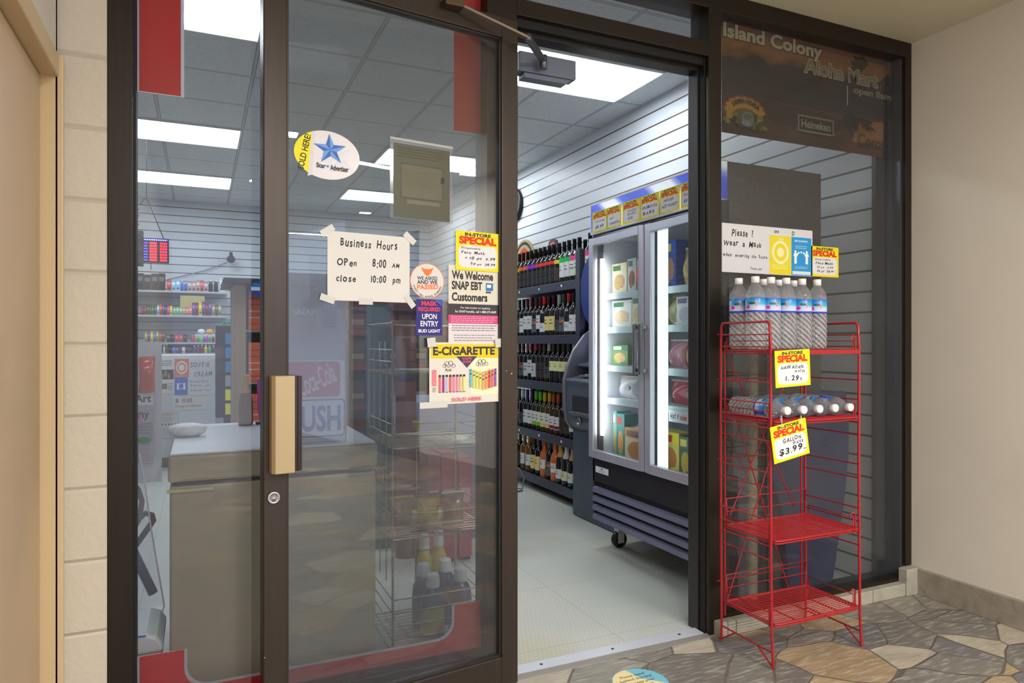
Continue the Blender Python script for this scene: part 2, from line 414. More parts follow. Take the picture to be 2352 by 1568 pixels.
mt_flag, mt_vinyl, mt_slat, mt_ct = m_flag(), m_vinyl(), m_slat(), m_ctile()
STONE = M((152, 143, 130), .6, bump=(18, .35)); STONE2 = M((172, 168, 154), .6, bump=(14, .5))

# --- corridor
struct(MB().box((XL - .1, -6.2, -.1), (XR + .1, D + FD, 0), mt_flag).build('floor'), 'grey and tan flagstone paving outside the shop', 'floor')
struct(MB().box((XL - .1, -6.2, ZC), (XR + .1, D + .01, ZC + .1), mt_ceil).build('ceiling'), 'plain beige ceiling above the shopfront', 'ceiling')
b = MB().box((XR, -1.72, 0), (XR + .12, D + FD, ZC), mt_wall); b.box((XR, -3.3, 0), (XR + .12, -3.2, ZC), mt_wall); b.box((XR, -3.2, 2.3), (XR + .12, -1.72, ZC), mt_wall)  # gap and early end shaped for what the door glass reflects
struct(b.build('wall_right'), 'smooth beige wall right of the shop window', 'wall')
d3 = struct(empty('dark_reflection_panel', (XR + .05, -2.46, 0)), 'added unseen dark door panels that darken the glass reflection', 'door'); DK = M((46, 36, 32), .4)  # unseen panels added to darken what the door glass reflects
for y0, y1 in ((-.735, -.003), (.003, .735)): MB().box((0, y0, .004), (.04, y1, 2.296), DK).build('door_panel', d3, bevel=.003)
for y0 in (-.06, .06): MB().tube([(-.0, y0, .95), (-.04, y0, .95), (-.04, y0, 1.2), (-.0, y0, 1.2)], .008, CHR, 8).build('handle', d3)
dA = atX(98, 700, XL - .025)[0]
b = MB(); DZ = 1.93
b.box((XL - .12, -6.2, 0), (XL, -.0, ZC), mt_wall); b.box((XL - .12, 0, DZ + .02), (XL, D, ZC), mt_wall)
b.box((XL - .12, 2.205, 0), (XL, D + .05, ZC), mt_wall)
struct(b.build('wall_left'), 'pale wall over and around the tan door', 'wall')
struct(MB().box((XL - .02, D - .006, 0), (fx(246), D + FD, ZC), mt_block).build('wall_front'), 'narrow strip of painted concrete blocks left of the glass', 'wall')
# tan door in the left wall
d2 = struct(empty('door_2', (XL - .03, 0, 0)), 'tan flush door at the left edge', 'door')
TAN = M((204, 178, 148), .42, bump=(1.5, .05)); TANF = M((206, 182, 142), .4)
MB().box((-.04, .55, .004), (0, 2.172, 1.905), TAN).build('door_panel', d2, bevel=.003)
b = MB()
b.box((-.03, 2.176, 0), (.042, 2.207, 1.965), TANF); b.box((-.03, .48, 1.908), (.042, 2.207, 1.968), TANF); b.box((-.03, .48, 0), (.042, .545, 1.968), TANF)
b.box((.03, 2.176, 0), (.052, 2.19, 1.968), TANF)
b.build('door_frame', d2, bevel=.004)
# stone plinth
b = MB(); y = 2.2
for i in range(7):
    y2 = y - .555; b.box((XR - .022, y, 0), (XR + .01, y2 + .004, .12), STONE); y = y2
struct(b.build('baseboard_right', bevel=.002), 'low stone skirting along the beige wall', 'skirting')
b = MB(); x = fx(1640)
for wd in (.045, .045, .39, .42, .42):
    b.box((x, D - .035, 0), (min(x + wd, 3.09) - .004, D + .02, .058), STONE2); x += wd
b.box((3.035, D - .045, 0), (3.115, D, .125), STONE2)
struct(b.build('baseboard_front', bevel=.003), 'pale stone kerb under the right shop window', 'skirting')

# --- shop shell
struct(MB().box((XW, D + .072, -.1), (XS + .1, YB + .1, 0.0005), mt_vinyl).build('floor'), 'pale grey textured vinyl floor inside the shop', 'floor')
struct(MB().box((XW, D + FD, ZI), (XS + .1, YB + .1, ZI + .05), mt_ct).build('ceiling'), 'grey acoustic tile ceiling inside the shop', 'ceiling')
struct(MB().box((XS, D + FD, 0), (XS + .1, YB, ZI), mt_slat).build('wall_right'), 'white slatwall with brown grooves behind the cooler', 'wall')
struct(MB().box((XW, YB, 0), (XS + .1, YB + .1, ZI), mt_slat).build('wall_back'), 'white slatwall across the back of the shop', 'wall')
struct(MB().box((XW - .1, D + FD, 0), (XW, YB, ZI), mt_slat).build('wall_left'), 'slatwall on the far left of the shop', 'wall')
struct(MB().box((XL - 2.4, D + FD, 0), (XL - .02, D + FD + .04, ZI), M((190, 190, 186), .7)).box((XL - .02, D + FD, ZC), (XS + .1, D + FD + .04, ZI), M((190, 190, 186), .7)).build('wall_inner'), 'plain inside face over the shopfront', 'wall')

# --- storefront frames
ZT = ZC
hb, ht = fz(1629, 128.6), fz(1616, 92.4)          # header
tt = fz(1629, 17)                                   # pane tops
xa0, xa1 = fx(1119), 1.030                          # hinge post
xb0, xb1 = fx(1628), fx(1657)                       # latch post
xc0 = fx(2056, GY)
w1 = struct(empty('window_1', (0, D, 0)), 'large fixed pane behind the open glass door', 'window')
def fb(x0, x1, z0, z1, y0=0, y1=FD, m=BR): return MB().box((x0, y0, z0), (x1, y1, z1), m)
fb(fx(245), fx(305), 0, ZT).build('frame', w1, bevel=.002)
fb(fx(305), fx(311), .1, tt, .02, .085, GASK).build('gasket', w1)
fb(xa0, xa1, 0, ZT).build('frame', w1, bevel=.002)
fb(fx(305), xa0, 0, .11).build('frame', w1, bevel=.002)
fb(fx(305), xa0, tt, ZT).build('frame', w1, bevel=.002)
GL = glassmat((.86, .88, .90), 0, 1.5, .025)
GLD = glassmat((.82, .84, .85), 0, 1.66, .013)
GL2 = glassmat((.80, .81, .80), 0, 1.5, .02)
fb(fx(305), xa0, .1, tt + .01, .055, .061, GL).build('glass_pane', w1)
w3 = struct(empty('window_3', (0, D, 0)), 'shallow transom pane above the doorway', 'window')
fb(xa1, xb0, hb, ht).build('frame', w3, bevel=.002)
fb(xa1, xb0, hb - .045, hb, .05, FD).build('frame', w3, bevel=.002)
fb(xa1, xb0, hb - .03, hb, .025, .05, GASK).build('gasket', w3)
fb(xa1, xb0, tt, ZT).build('frame', w3, bevel=.002)
fb(xa1, xb0, ht - .01, tt + .01, .055, .061, GL).build('glass_pane', w3)
w2 = struct(empty('window_2', (0, D, 0)), 'tall shop window behind the red rack', 'window')
o = fb(xb0, xb1, 0, ZT); o.box((xb0 - .013, .055, 0), (xb0, FD, hb), M((40, 36, 36), .35)); o.box((xb0 - .006, .02, 0), (xb0, .05, hb), GASK)
o.build('frame', w2, bevel=.002)
fb(xc0, XR, .125, ZT).build('frame', w2, bevel=.002)
fb(xc0 - .012, xc0, .075, tt, .02, .09, M((128, 128, 134), .3, .8)).build('glazing_bead', w2)
fb(xb1, xc0, tt, ZT).build('frame', w2, bevel=.002)
fb(xb1, xc0, .058, .075).build('frame', w2, bevel=.001)
fb(xb1, xc0, .07, tt + .01, .055, .061, GL2).build('glass_pane', w2)
fb(XS - .012, xc0, .06, ZT, .085, .105, M((44, 42, 42), .5)).build('wall_end_panel', w2)
# threshold strip
b = MB(); ALU = M((214, 218, 228), .4, .35)
b.box((.35, D + .017, 0), (xb0 - .013, D + .074, .008), ALU)
for k in range(6): b.box((.35, D + .017 - .006 * (k + 1), 0), (xb0 - .0, D + .017 - .006 * k - .003, .006 - .0009 * k), M((176, 172, 168), .4, .5))
for x in (1.15, 1.46, 1.78): b.lathe([(0.001, .008), (.006, .008), (.006, .0092), (.001, .0092)], M((70, 70, 70), .4, .8), (x, D + .045, 0), 10)
struct(b.build('trim_1'), 'ridged aluminium threshold strip across the doorway', 'threshold')

# --- the open glass door
TH = radians(8.0); WD = .856; HX, HY = 1.011, 2.178
ox, oy = HX - WD * cos(TH), HY - WD * sin(TH)
DP = ((ox, oy), TH)                                 # its near face as a plane
DP2 = ((ox - .018 * sin(TH), oy + .018 * cos(TH)), TH)   # plane of its glass
d1 = struct(empty('door_1', (ox, oy, 0), TH), 'glass shop door standing wide open with bronze frame', 'door')
su0 = hit(660, 800, *DP)[0]; su1 = hit(1153, 800, *DP)[0]
gz0 = hit(1155, 1508, *DP)[1]; gz1 = hit(1155, 86, *DP)[1]; dz1 = hit(1165, 42, *DP)[1]
TK = .045
def db(x0, x1, z0, z1, y0=0, y1=TK, m=BRD): return MB().box((x0, y0, z0), (x1, y1, z1), m)
db(0, su0, .012, dz1).build('stile', d1, bevel=.003); db(su1, WD, .012, dz1).build('stile', d1, bevel=.003)
db(su0, su1, .012, gz0).build('rail', d1, bevel=.003); db(su0, su1, gz1, dz1).build('rail', d1, bevel=.003)
b = MB()
for x0, x1, z0, z1 in ((su0, su0 + .006, gz0, gz1), (su1 - .006, su1, gz0, gz1), (su0, su1, gz0, gz0 + .006), (su0, su1, gz1 - .006, gz1)):
    b.box((x0, .008, z0), (x1, .036, z1), M((60, 58, 58), .4, .5))
b.build('glazing_bead', d1)
db(su0 - .004, su1 + .004, gz0 - .004, gz1 + .004, .019, .025, GLD).build('glass_pane', d1)
# pull handle
GOLD = M((182, 162, 124), .38, .25)
hz1, hz0 = hit(640, 862, *DP)[1], hit(640, 1083, *DP)[1]
h0 = hit(618, 950, *DP)[0]; h1 = h0 + .062
b = MB(); b.prism([(h0, .0), (h0, -.03), (h0 + .008, -.042), (h0 + .062, -.042), (h0 + .062, 0)], hz0, hz1, GOLD, 'z')
pl = b.build('pull_handle', d1, bevel=.002)
b = MB(); b.box((h0 + .063, -.036, hz0 + .004), (h0 + .083, -.001, hz1 - .001), M((70, 60, 58), .18, .9)); b.box((h0 + .07, -.038, hz0 + .004), (h0 + .074, -.036, hz1 - .001), M((30, 26, 26), .3))
b.build('handle_back_plate', d1, bevel=.001)
u, z = hit(628, 1142, *DP)
b = MB(); CH = M((206, 208, 216), .22, .9)
b.lathe([(.0175, 0), (.0175, .006), (.016, .008), (.0125, .008), (.012, .0065), (.0005, .0065)], CH, (u, 0, z), 28, '-y')
lk = b.build('lock_cylinder', d1)
b = MB(); b.box((u - .0014, -.0072, z - .009), (u + .0014, -.0064, z - .001), M((20, 20, 20))); b.lathe([(.0075, 0), (.0075, .0005), (.0005, .0005)], M((170, 172, 180), .2, .9), (u, -.0062, z - .004), 20, '-y')
b.build('keyway', d1)
u, z = hit(1175, 858, *DP)
MB().lathe([(.004, 0), (.0035, .002), (.0005, .003)], CH, (u, 0, z), 12, '-y').build('screw', d1)
b = MB()
for px_, py_ in ((1163, 852), (1196, 998), (608, 1510)):
    u, z = hit(px_, py_, *DP)
    if 0 < u < WD: b.lathe([(.002, 0), (.0015, .001), (.0005, .0012)], CH, (u, 0, z), 8, '-y')
b.build('screw', d1)
# closer: body on the header, arm to the door's top rail
x0c, x1c = fx(1192, D + .09), fx(1322, D + .09)
cl = empty('door_closer', (x0c, D + .115, hb - .16), 0, 'grey overhead door closer with jointed arm above the doorway', 'door closer')
DG = M((104, 114, 132), .45, .2)
b = MB(); L = x1c - x0c
b.box((0, -.03, .0), (L, .03, .075), DG); b.prism([(.02, -.02), (L - .04, -.02), (L - .015, .0), (.02, .0)], -.025, .025, DG, 'y')
b.build('closer_body', cl, bevel=.004)
def W2(px, py, y): x, z = atY(px, py, y); return Vector((x, y, z))
p1 = W2(1248, 140, D + .05); p2 = W2(1213, 88, D - .12)
du, dzz = hit(1035, 16, *DP); p3 = Vector((ox + du * cos(TH) + .03 * sin(TH), oy + du * sin(TH) - .03 * cos(TH), dzz))
loc = Vector(cl.location)
ST = M((112, 112, 118), .35, .7)
def flat(a, c, wd, tk, m):
    a, c = a - loc, c - loc; d = (c - a).normalized(); side = d.cross(Vector((0, 0, 1))).normalized(); up = side.cross(d)
    q = MB(); vs = [p + side * sx * wd + up * sz * tk for p in (a, c) for sx, sz in ((-1, -1), (1, -1), (1, 1), (-1, 1))]
    q.add(vs, [(0, 1, 2, 3), (4, 7, 6, 5), (0, 4, 5, 1), (1, 5, 6, 2), (2, 6, 7, 3), (3, 7, 4, 0)], m); return q
q = flat(p1, p2, .012, .006, ST); q.lathe([(.014, -.03), (.014, .02), (.001, .02)], ST, p1 - loc, 14); q.build('arm', cl)
q = flat(p2, p3, .009, .004, M((150, 140, 126), .35, .8)); q.lathe([(.011, -.01), (.011, .012), (.001, .012)], ST, p2 - loc, 14); q.build('arm', cl)
q = MB(); c = p3 - loc; q.box((c.x - .035, c.y - .012, c.z - .012), (c.x + .03, c.y + .03, c.z + .012), M((96, 80, 60), .4, .7)); q.build('arm_shoe', cl, bevel=.003)

# --- red band stuck inside window 1 and 3
RED = (232, 18, 24); WH = (222, 218, 226)
def m_vinyl_film(c):
    n = NT('window_film'); n.col(rgb(c)); n.rough(.35); tl = n.n('BsdfTranslucent'); tl.inputs[0].default_value = rgb([min(255, v * 1.15) for v in c])
    m = n.n('MixShader'); m.inputs[0].default_value = .72; n.l(n.b.outputs[0], m.inputs[1]); n.l(tl.outputs[0], m.inputs[2])
    n.l(m.outputs[0], [q for q in n.t.nodes if q.type == 'OUTPUT_MATERIAL'][0].inputs[0]); return n.m
FILM = {RED: m_vinyl_film(RED), WH: m_vinyl_film(WH)}
def band(parts, name, label):
    """flat vinyl: list of (points, colour) on the pane's inner face, x,z in metres"""
    b = MB()
    for i, (pts, c, k) in enumerate(parts):
        b.prism(pts, GY + .0065 + .0008 * (1 - k), GY + .0071 + .0008 * (1 - k), FILM[c], 'y')
    return tag(b.build(name), label, 'decal')
lx0, lx1, lr = fx(313, GY), fx(423, GY), fx(315.5, GY)
zt0 = fz(315, 206, GY)
band([([(lx0, zt0 - .003), (lx1, zt0 - .003), (lx1, tt), (lx0, tt)], WH, 0), ([(lr + .004, zt0), (lx1 - .009, zt0), (lx1 - .009, tt), (lr + .004, tt)], RED, 1)],
     'window_decal', 'upright red vinyl band with white edges at the top left of the glass')
rx0, rx1 = fx(1043, GY), fx(1116, GY); rz0 = fz(1080, 304, GY)
band([([(rx0, rz0), (rx1, rz0), (rx1, tt), (rx0, tt)], WH, 0), ([(rx0 + .001, rz0 + .001), (rx1 - .005, rz0 + .001), (rx1 - .005, tt), (rx0 + .001, tt)], RED, 1)],
     'window_decal', 'red vinyl band seen through the door glass at its top right')
def U(off, zi, zo, xl0, xl1, xr0, xr1, zl, zr, r=.06):
    pts = [(xl0, zl)]; 
    for i in range(7): t = pi + pi / 2 * i / 6; pts.append((xl0 + .14 + .14 * cos(t), zo + .14 + .14 * sin(t)))
    for i in range(7): t = -pi / 2 + pi / 2 * i / 6; pts.append((xr1 - .14 + .14 * cos(t), zo + .14 + .14 * sin(t)))
    pts += [(xr1, zr), (xr0, zr)]
    for i in range(7): t = 0 - pi / 2 * i / 6; pts.append((xr0 - r + r * cos(t), zi + r + r * sin(t)))
    for i in range(7): t = -pi / 2 - pi / 2 * i / 6; pts.append((xl1 + r + r * cos(t), zi + r + r * sin(t)))
    pts.append((xl1, zl)); return pts
ul0, ul1 = fx(313, GY), fx(430, GY); ur0, ur1 = fx(1040, GY), fx(1116, GY)
zl = fz(330, 1508, GY); zr = fz(1060, 1388, GY); zi = fz(800, 1508, GY); zo = zi - .145
b1 = U(0, zi, zo, ul0, ul1, ur0, ur1, zl, zr); e = .008
b2 = U(0, zi - e, zo + e, ul0 + e, ul1 - e, ur0 + e, ur1 - e, zl - .001, zr - .001)
band([(b1, WH, 0), (b2, RED, 1)], 'window_decal', 'red U-shaped vinyl band with white edges low on the glass')
# ================================================================== PRINTS ON THE DOOR
def on_door(name, label, cat, l, r, t, b, paper, lift=.0014, **kw):
    return poster_px(name, label, cat, ((DP2[0][0] + lift * sin(TH), DP2[0][1] - lift * cos(TH)), TH), l, r, t, b, paper, **kw)
TAPE = glassmat((.93, .93, .90), .35, 1.45, .16)
def tape(p, x, y, rot, l=.045, w=.02):
    """a strip of clear tape over a corner, sheet coordinates"""
    c = (x * p.w, y * p.h); yy = p.lay() - .0003; q = MB()
    pts = [(c[0] + a * cos(rot) - d * sin(rot), c[1] + a * sin(rot) + d * cos(rot)) for a, d in ((-l / 2, -w / 2), (l / 2, -w / 2), (l / 2, w / 2), (-l / 2, w / 2))]
    q.add([(a, yy, d) for a, d in pts], [(0, 1, 2, 3)], M((206, 206, 202), .3)); o = q.build('tape', p.root, fix=False)
p = on_door('hours_sign', 'white paper with handwritten business hours taped to the door glass', 'sign', 752, 941, 529, 689, (218, 217, 214))
p.write('Business  Hours', .15, .78, .84, .92, seed=2); p.write('OPen', .11, .5, .34, .62, seed=5); p.write('8:00', .53, .5, .7, .64, seed=6); p.write('AM', .77, .52, .87, .59, seed=7)
p.write('close', .1, .27, .33, .37, seed=8); p.write('10:00', .51, .28, .7, .4, seed=9); p.write('pm', .78, .26, .88, .36, seed=10)
for x, y, r in ((0, 1, .6), (1, .99, -.7), (0, .02, -.3), (1, .02, -.9), (.45, 0, 0)): tape(p, x, y, r)
p.done()
# oval newspaper sticker
pts = [(.5 + .5 * cos(2 * pi * i / 48), .5 + .5 * sin(2 * pi * i / 48)) for i in range(48)]
p = on_door('oval_sticker', 'oval white sticker with a blue star and SOLD HERE stripe', 'sticker', 675, 826, 288, 402, (220, 218, 224), poly=pts, rough=.3)
p.poly([(.5 + .5 * cos(t), .5 + .5 * sin(t)) for t in [radians(a) for a in range(118, 243, 5)]], (240, 230, 40))
p.poly([(.5 + .5 * cos(t), .5 + .5 * sin(t)) for t in [radians(a) for a in range(112, 119, 3)]] + [(.2, .02), (.27, .06)], (220, 218, 224))
p.text('SOLD HERE!', -.12, .44, .42, .57, (40, 44, 40), .02, rot=radians(78))
def star(p, cx, cyy, r, ro, cols, sy=1.25):
    P10 = []
    for i in range(10):
        t = pi / 2 + ro + i * pi / 5; q = r if i % 2 == 0 else r * .40; P10.append((cx + q * cos(t), cyy + q * sin(t) * sy))
    for i in range(10): p.poly([(cx, cyy), P10[i], P10[(i + 1) % 10]], cols[i % 2])
star(p, .64, .46, .3, .35, ((226, 226, 240), (232, 232, 244)))
star(p, .54, .62, .26, .06, ((66, 110, 196), (118, 164, 226)))
p.text('Star', .33, .22, .47, .32, (40, 40, 60), .02); star(p, .5, .27, .03, 0, ((90, 140, 220), (90, 140, 220))); p.text('Advertiser', .54, .2, .82, .31, (40, 40, 60), .02)
p.done()
# framed licence in a plastic sleeve
p = on_door('sleeved_notice', 'olive printed notice in a clear plastic sleeve, its back to us', 'notice', 896, 1040, 312, 500, glassmat((.9, .9, .9), .1, 1.4, .1))
p.rect(.05, .02, .95, .93, M((66, 66, 40), .4)); p.rect(.16, .26, .84, .7, M((52, 52, 34), .4)); p.rect(.18, .28, .82, .68, M((84, 82, 58), .4)); p.lines(.1, .76, .9, .9, 4, (80, 78, 52)); p.lines(.2, .4, .8, .62, 9, (98, 96, 70)); p.rect(.26, .2, .78, .25, M((98, 94, 70), .4))
p.rect(.8, .5, .86, .58, (60, 58, 44)); p.rect(0, .965, 1, .995, (176, 178, 180)); p.done()
# round and blue mask stickers
p = on_door('round_sticker', 'round white sticker reading WE ASKED AND WE PASSED', 'sticker', 942, 1020, 602, 684, (216, 214, 214), poly=[(.5 + .5 * cos(2 * pi * i / 48), .5 + .5 * sin(2 * pi * i / 48)) for i in range(48)])
p.ring(.5, .5, .5, .5, .035, (236, 130, 52)); p.poly([(.32, .9), (.4, .84), (.6, .84), (.68, .9), (.64, .78), (.57, .68), (.5, .64), (.43, .68), (.36, .78)], (240, 120, 48))
p.text('WE ASKED', .2, .53, .8, .63, (35, 35, 40), .02, rot=.03); p.text('AND WE', .2, .41, .8, .52, (35, 35, 40), .025, rot=.03); p.text('PASSED', .2, .26, .82, .4, (240, 116, 40), .03, rot=.06)
p.arc('W DON\'T SELL ALCOHOL TO MINORS', .5 * p.w, .5 * p.h, .47 * p.h, 200, 340, .05 * p.h, (40, 40, 44), inward=True); p.done()
p = on_door('mask_sticker', 'dark blue sticker reading MASK REQUIRED UPON ENTRY', 'sticker', 956, 1016, 686, 770, (48, 44, 140))
p.rect(.03, .02, .97, .98, (40, 36, 120))
p.text('MASK', .2, .82, .8, .95, (232, 64, 66), .03); p.text('REQUIRED', .08, .65, .92, .78, (232, 64, 66), .03); p.text('UPON', .22, .45, .78, .6, (236, 236, 244), .02)
p.text('ENTRY', .16, .25, .84, .4, (236, 236, 244), .02); p.text('BUD LIGHT', .08, .08, .92, .17, (236, 236, 244), .03); p.poly([(.7, .98), (.97, .98), (.97, .82)], (70, 90, 190)); p.done()
# benefits poster
p = on_door('welcome_poster', 'cream and pink poster reading We Welcome SNAP EBT Customers', 'poster', 1030, 1151, 607, 790, (218, 214, 198))
p.rect(0, .0, 1, .26, (222, 214, 220)); p.rect(0, .26, 1, .37, (208, 74, 130)); p.rect(0, .37, 1, .51, (58, 54, 62))
p.text('We Welcome', .06, .82, .84, .93, (44, 42, 46), .035); p.text('SNAP EBT', .06, .69, .63, .80, (44, 42, 46), .035); p.text('Customers', .06, .545, .73, .655, (44, 42, 46), .035)
p.rect(.7, .69, .84, .79, (46, 120, 186)); p.rect(.72, .73, .8, .77, (236, 236, 240)); p.rect(.7, .66, .8, .68, (60, 60, 80))
p.text('For information on applying', .22, .445, .78, .475, (230, 226, 230), .01); p.text('for SNAP benefits, call 1-888-275-8689', .12, .395, .9, .43, (230, 226, 230), .015)
p.lines(.05, .27, .97, .36, 4, (240, 170, 200)); p.lines(.06, .16, .95, .25, 3, (130, 124, 134)); p.lines(.1, .03, .9, .13, 3, (150, 146, 154)); p.done()
p = on_door('special_card', 'yellow special card for face masks taped over the welcome poster', 'price card', 1047, 1147, 528, 619, YEL, lift=.0045)
special(p, [('Disposable', .12, .53, .55, .6), ('Face  Mask', .12, .42, .66, .5), ('< 10 pc  6.99', .2, .27, .9, .37), ('50 pc  38.99', .33, .13, .9, .22)], 20)
# vapour poster
p = on_door('vape_poster', 'white poster headed E-CIGARETTE on yellow, SOLD HERE below', 'poster', 986, 1147, 786, 930, (220, 216, 208), lift=.0045, rough=.25)
p.rect(.02, .74, .98, .97, (228, 202, 26)); p.rect(.58, .12, .98, .74, (238, 232, 196)); p.text('E-CIGARETTE', .05, .79, .93, .93, (48, 46, 62), .04)
p.poly([(.37, .77), (.67, .77), (.52, .58)], (66, 58, 88)); p.text('VAPE', .45, .71, .59, .755, (214, 90, 110), .02); p.text('SHOP', .46, .66, .58, .70, (214, 90, 110), .02)
for cx, cyy, nm in ((.27, .62, 'puff'), (.74, .64, 'puff')):
    for dx, dy, r in ((-.06, 0, .03), (-.03, .035, .035), (.02, .04, .035), (.06, 0, .03)): p.ring(cx + dx, cyy + dy, r, r * 1.1, .18, (60, 60, 64), 20)
    p.rect(cx - .05, cyy - .05, cx + .05, cyy + .02, (220, 216, 208)); p.text('PUFF', cx - .055, cyy - .03, cx + .055, cyy + .02, (50, 50, 54), .01)
p.text('PLUS', .22, .53, .3, .57, (50, 50, 54), .01)
p.rect(.035, .3, .095, .56, (240, 130, 140)); p.lines(.04, .2, .09, .28, 4, (90, 90, 90))
for i, c in enumerate(((236, 104, 84), (148, 40, 150), (186, 190, 208), (228, 92, 84), (236, 130, 176), (238, 140, 170), (240, 190, 130), (232, 222, 130))):
    x = .125 + .048 * i; p.rect(x, .2, x + .03, .44, c); p.rect(x, .44, x + .03, .475, (40, 40, 46)); p.rect(x, .19, x + .03, .2, (60, 60, 60))
for i, c in enumerate(((96, 190, 190), (214, 206, 110), (216, 220, 120), (236, 216, 90), (240, 170, 120), (238, 160, 80), (226, 80, 70), (232, 110, 120), (150, 90, 180))):
    x = .555 + .045 * i; dy = -.012 * (4 - abs(i - 4)); p.rect(x, .26 + dy, x + .03, .56 + dy, c); p.ell(x + .015, .48 + dy * 2, .012, .014, (50, 50, 56), 10); p.ell(x + .015, .54 + dy * 2, .009, .01, (70, 60, 56), 10)
p.text('SOLD HERE', .3, .04, .72, .1, (226, 100, 120), .02); tape(p, .02, 1.0, .1, .03, .03); tape(p, .98, .99, .1, .03, .03); tape(p, .05, .0, 0, .1, .02); p.done()

# ================================================================== RIGHT WINDOW PRINTS
G2 = ((0, D + .054), 0)
G2i = ((0, D + .072), 0)
def m_sunset():
    n = NT('sunset_print'); s = n.sep(); cl_ = n.noise(3.2, 7, n.mapping((1.3, 1, 3.2))); z = n.math('DIVIDE', s[2], .62)
    z2 = n.math('ADD', z, n.math('MULTIPLY', n.math('SUBTRACT', cl_, .5), .35))
    n.col(n.ramp(z2, [(0, (66, 42, 28)), (.22, (92, 56, 34)), (.34, (58, 46, 36)), (.54, (50, 46, 42)), (.62, (160, 106, 54)), (.74, (140, 92, 58)), (.86, (112, 88, 80)), (.96, (56, 62, 84)), (1, (64, 70, 86))]))
    n.rough(.3); return n.m
l, r = 1657.5, 2052
p = poster_px('shop_banner', 'dark sunset beach banner lettered Island Colony Aloha Mart', 'banner', G2i, l, r, 26, 303, m_sunset())
p.poly([(0, .34), (.0, .5), (.42, .5), (.47, .54), (.52, .57), (.56, .54), (.6, .51), (.68, .52), (.74, .54), (.8, .5), (1, .49), (1, .36), (.6, .34)], (50, 44, 38))
p.poly([(0, .24), (0, .34), (.55, .32), (.75, .25), (.55, .1), (.3, .16)], (62, 44, 34))
p.poly([(.72, .06), (.78, .3), (.95, .34), (.95, .1), (.88, .07)], (166, 112, 46)); p.poly([(.62, 0), (.72, .1), (.85, .12), (.95, .08), (1, 0)], (104, 58, 32))
p.poly([(.93, 0), (.935, .4), (.92, .7), (.94, .72), (.96, .4), (.985, .1), (1, 0)], (26, 22, 18))
for i in range(26):
    a = radians(100 + i * 9); x, y = (.83, .86) if i < 14 else (.96, .8); L = .07 + .02 * (i % 3)
    p.poly([(x, y), (x + L * cos(a), y + L * 1.2 * sin(a) - .03), (x + L * cos(a) + .01, y + L * 1.1 * sin(a) - .07), (x + .006, y - .01)], (58, 48, 36))
for i in range(18):
    a = radians(180 + i * 10); x, y = .76, .34; L = .08 + .015 * (i % 4); p.poly([(x, y), (x + L * cos(a), y + L * 1.4 * sin(a)), (x + L * cos(a) + .006, y + L * 1.4 * sin(a) - .03), (x + .006, y - .015)], (40, 30, 20))
CR = (206, 194, 168)
p.text_at('Island Colony', 1658, 1889, 47, 96, (66, 54, 42), .06); p.text_at('Island Colony', 1659.5, 1887, 50, 93.5, CR, .036)
p.text_at('Aloha Mart', 1844, 2015, 131, 168, (206, 192, 162), .06); p.text_at('Aloha Mart', 1846, 2013, 134, 166, (150, 136, 114), .028)
p.text_at('open 8am', 1959, 2045, 198, 219, (170, 158, 138), .03)
# beer logos
def L(px, py): return p.at(px, py)
x, y = L(1710, 258); rx = (L(1758, 258)[0] - x); ry = L(1710, 222)[1] - y
def fan(k, c, n=36):
    pts = []
    for i in range(n + 1):
        t = radians(-6 + 192 * i / n); q = k * (1 + .06 * ((i // 2) % 2)); pts.append((x + rx * q * cos(t), y + ry * q * sin(t)))
    p.poly([(x - rx * k * .95, y - ry * .55)] + pts[::-1] + [(x + rx * k, y - ry * .6)], c)
fan(1.0, (140, 52, 24)); fan(.9, (186, 140, 34)); p.ell(x, y - ry * .35, rx * .6, ry * .6, (120, 96, 40), 20)
rg = random.Random(3)
for i in range(46):
    p.ell(x + rx * rg.uniform(-1, 1), y - ry * rg.uniform(.15, .95), rx * .13, ry * .14, rg.choice([(66, 84, 30), (100, 110, 34), (46, 64, 26), (128, 128, 44)]), 7)
p.ell(x + .01, y - ry * .45, rx * .3, ry * .5, (120, 124, 132), 14); p.ell(x + .01, y - ry * .3, rx * .2, ry * .2, (96, 112, 60), 10); p.ell(x, y - ry * .72, rx * .2, ry * .16, (140, 148, 160), 10)
p.arc('SIERRA NEVADA', x * p.w, (y - ry * 1.25) * p.h, ry * 1.78 * p.h, 122, 58, .021, (34, 32, 20), .01)
x0, y1 = L(1830, 267); _, y0 = L(1830, 297); x1, _ = L(1911, 267); my = (y0 + y1) / 2
p.poly([(x0, my), (x0 - .005, y1 + .01), (x0 + .03, y1 + .015), (x1 - .03, y1 + .015), (x1 + .005, y1 + .01), (x1, my), (x1 + .006, y0 - .01), (x1 - .03, y0 - .018), (x0 + .03, y0 - .018), (x0 - .006, y0 - .01)], (138, 130, 116))
p.poly([(x0 + .008, my), (x0 + .004, y1), (x1 - .004, y1), (x1 - .008, my), (x1 - .004, y0), (x0 + .004, y0)], (34, 30, 26)); p.text('Heineken', x0 + .018, y0 + .02, x1 - .018, y1 - .022, (160, 152, 138), .022)
sx, sy = L(1871, 257); star(p, sx, sy, .022, 0, ((126, 30, 20), (126, 30, 20)))
p.text_at('Corona', 1968, 2040, 306, 338, (60, 38, 44), .0)
p.rect(.69, .42, .695, .6, (214, 208, 196)); p.done()  # pale slit painted in as a thin gleam of light
p = poster_px('mask_notice', 'long white paper asking to wear a mask, with yellow and blue leaflets', 'notice', G2, 1658, 1866, 511, 624, (216, 217, 222))
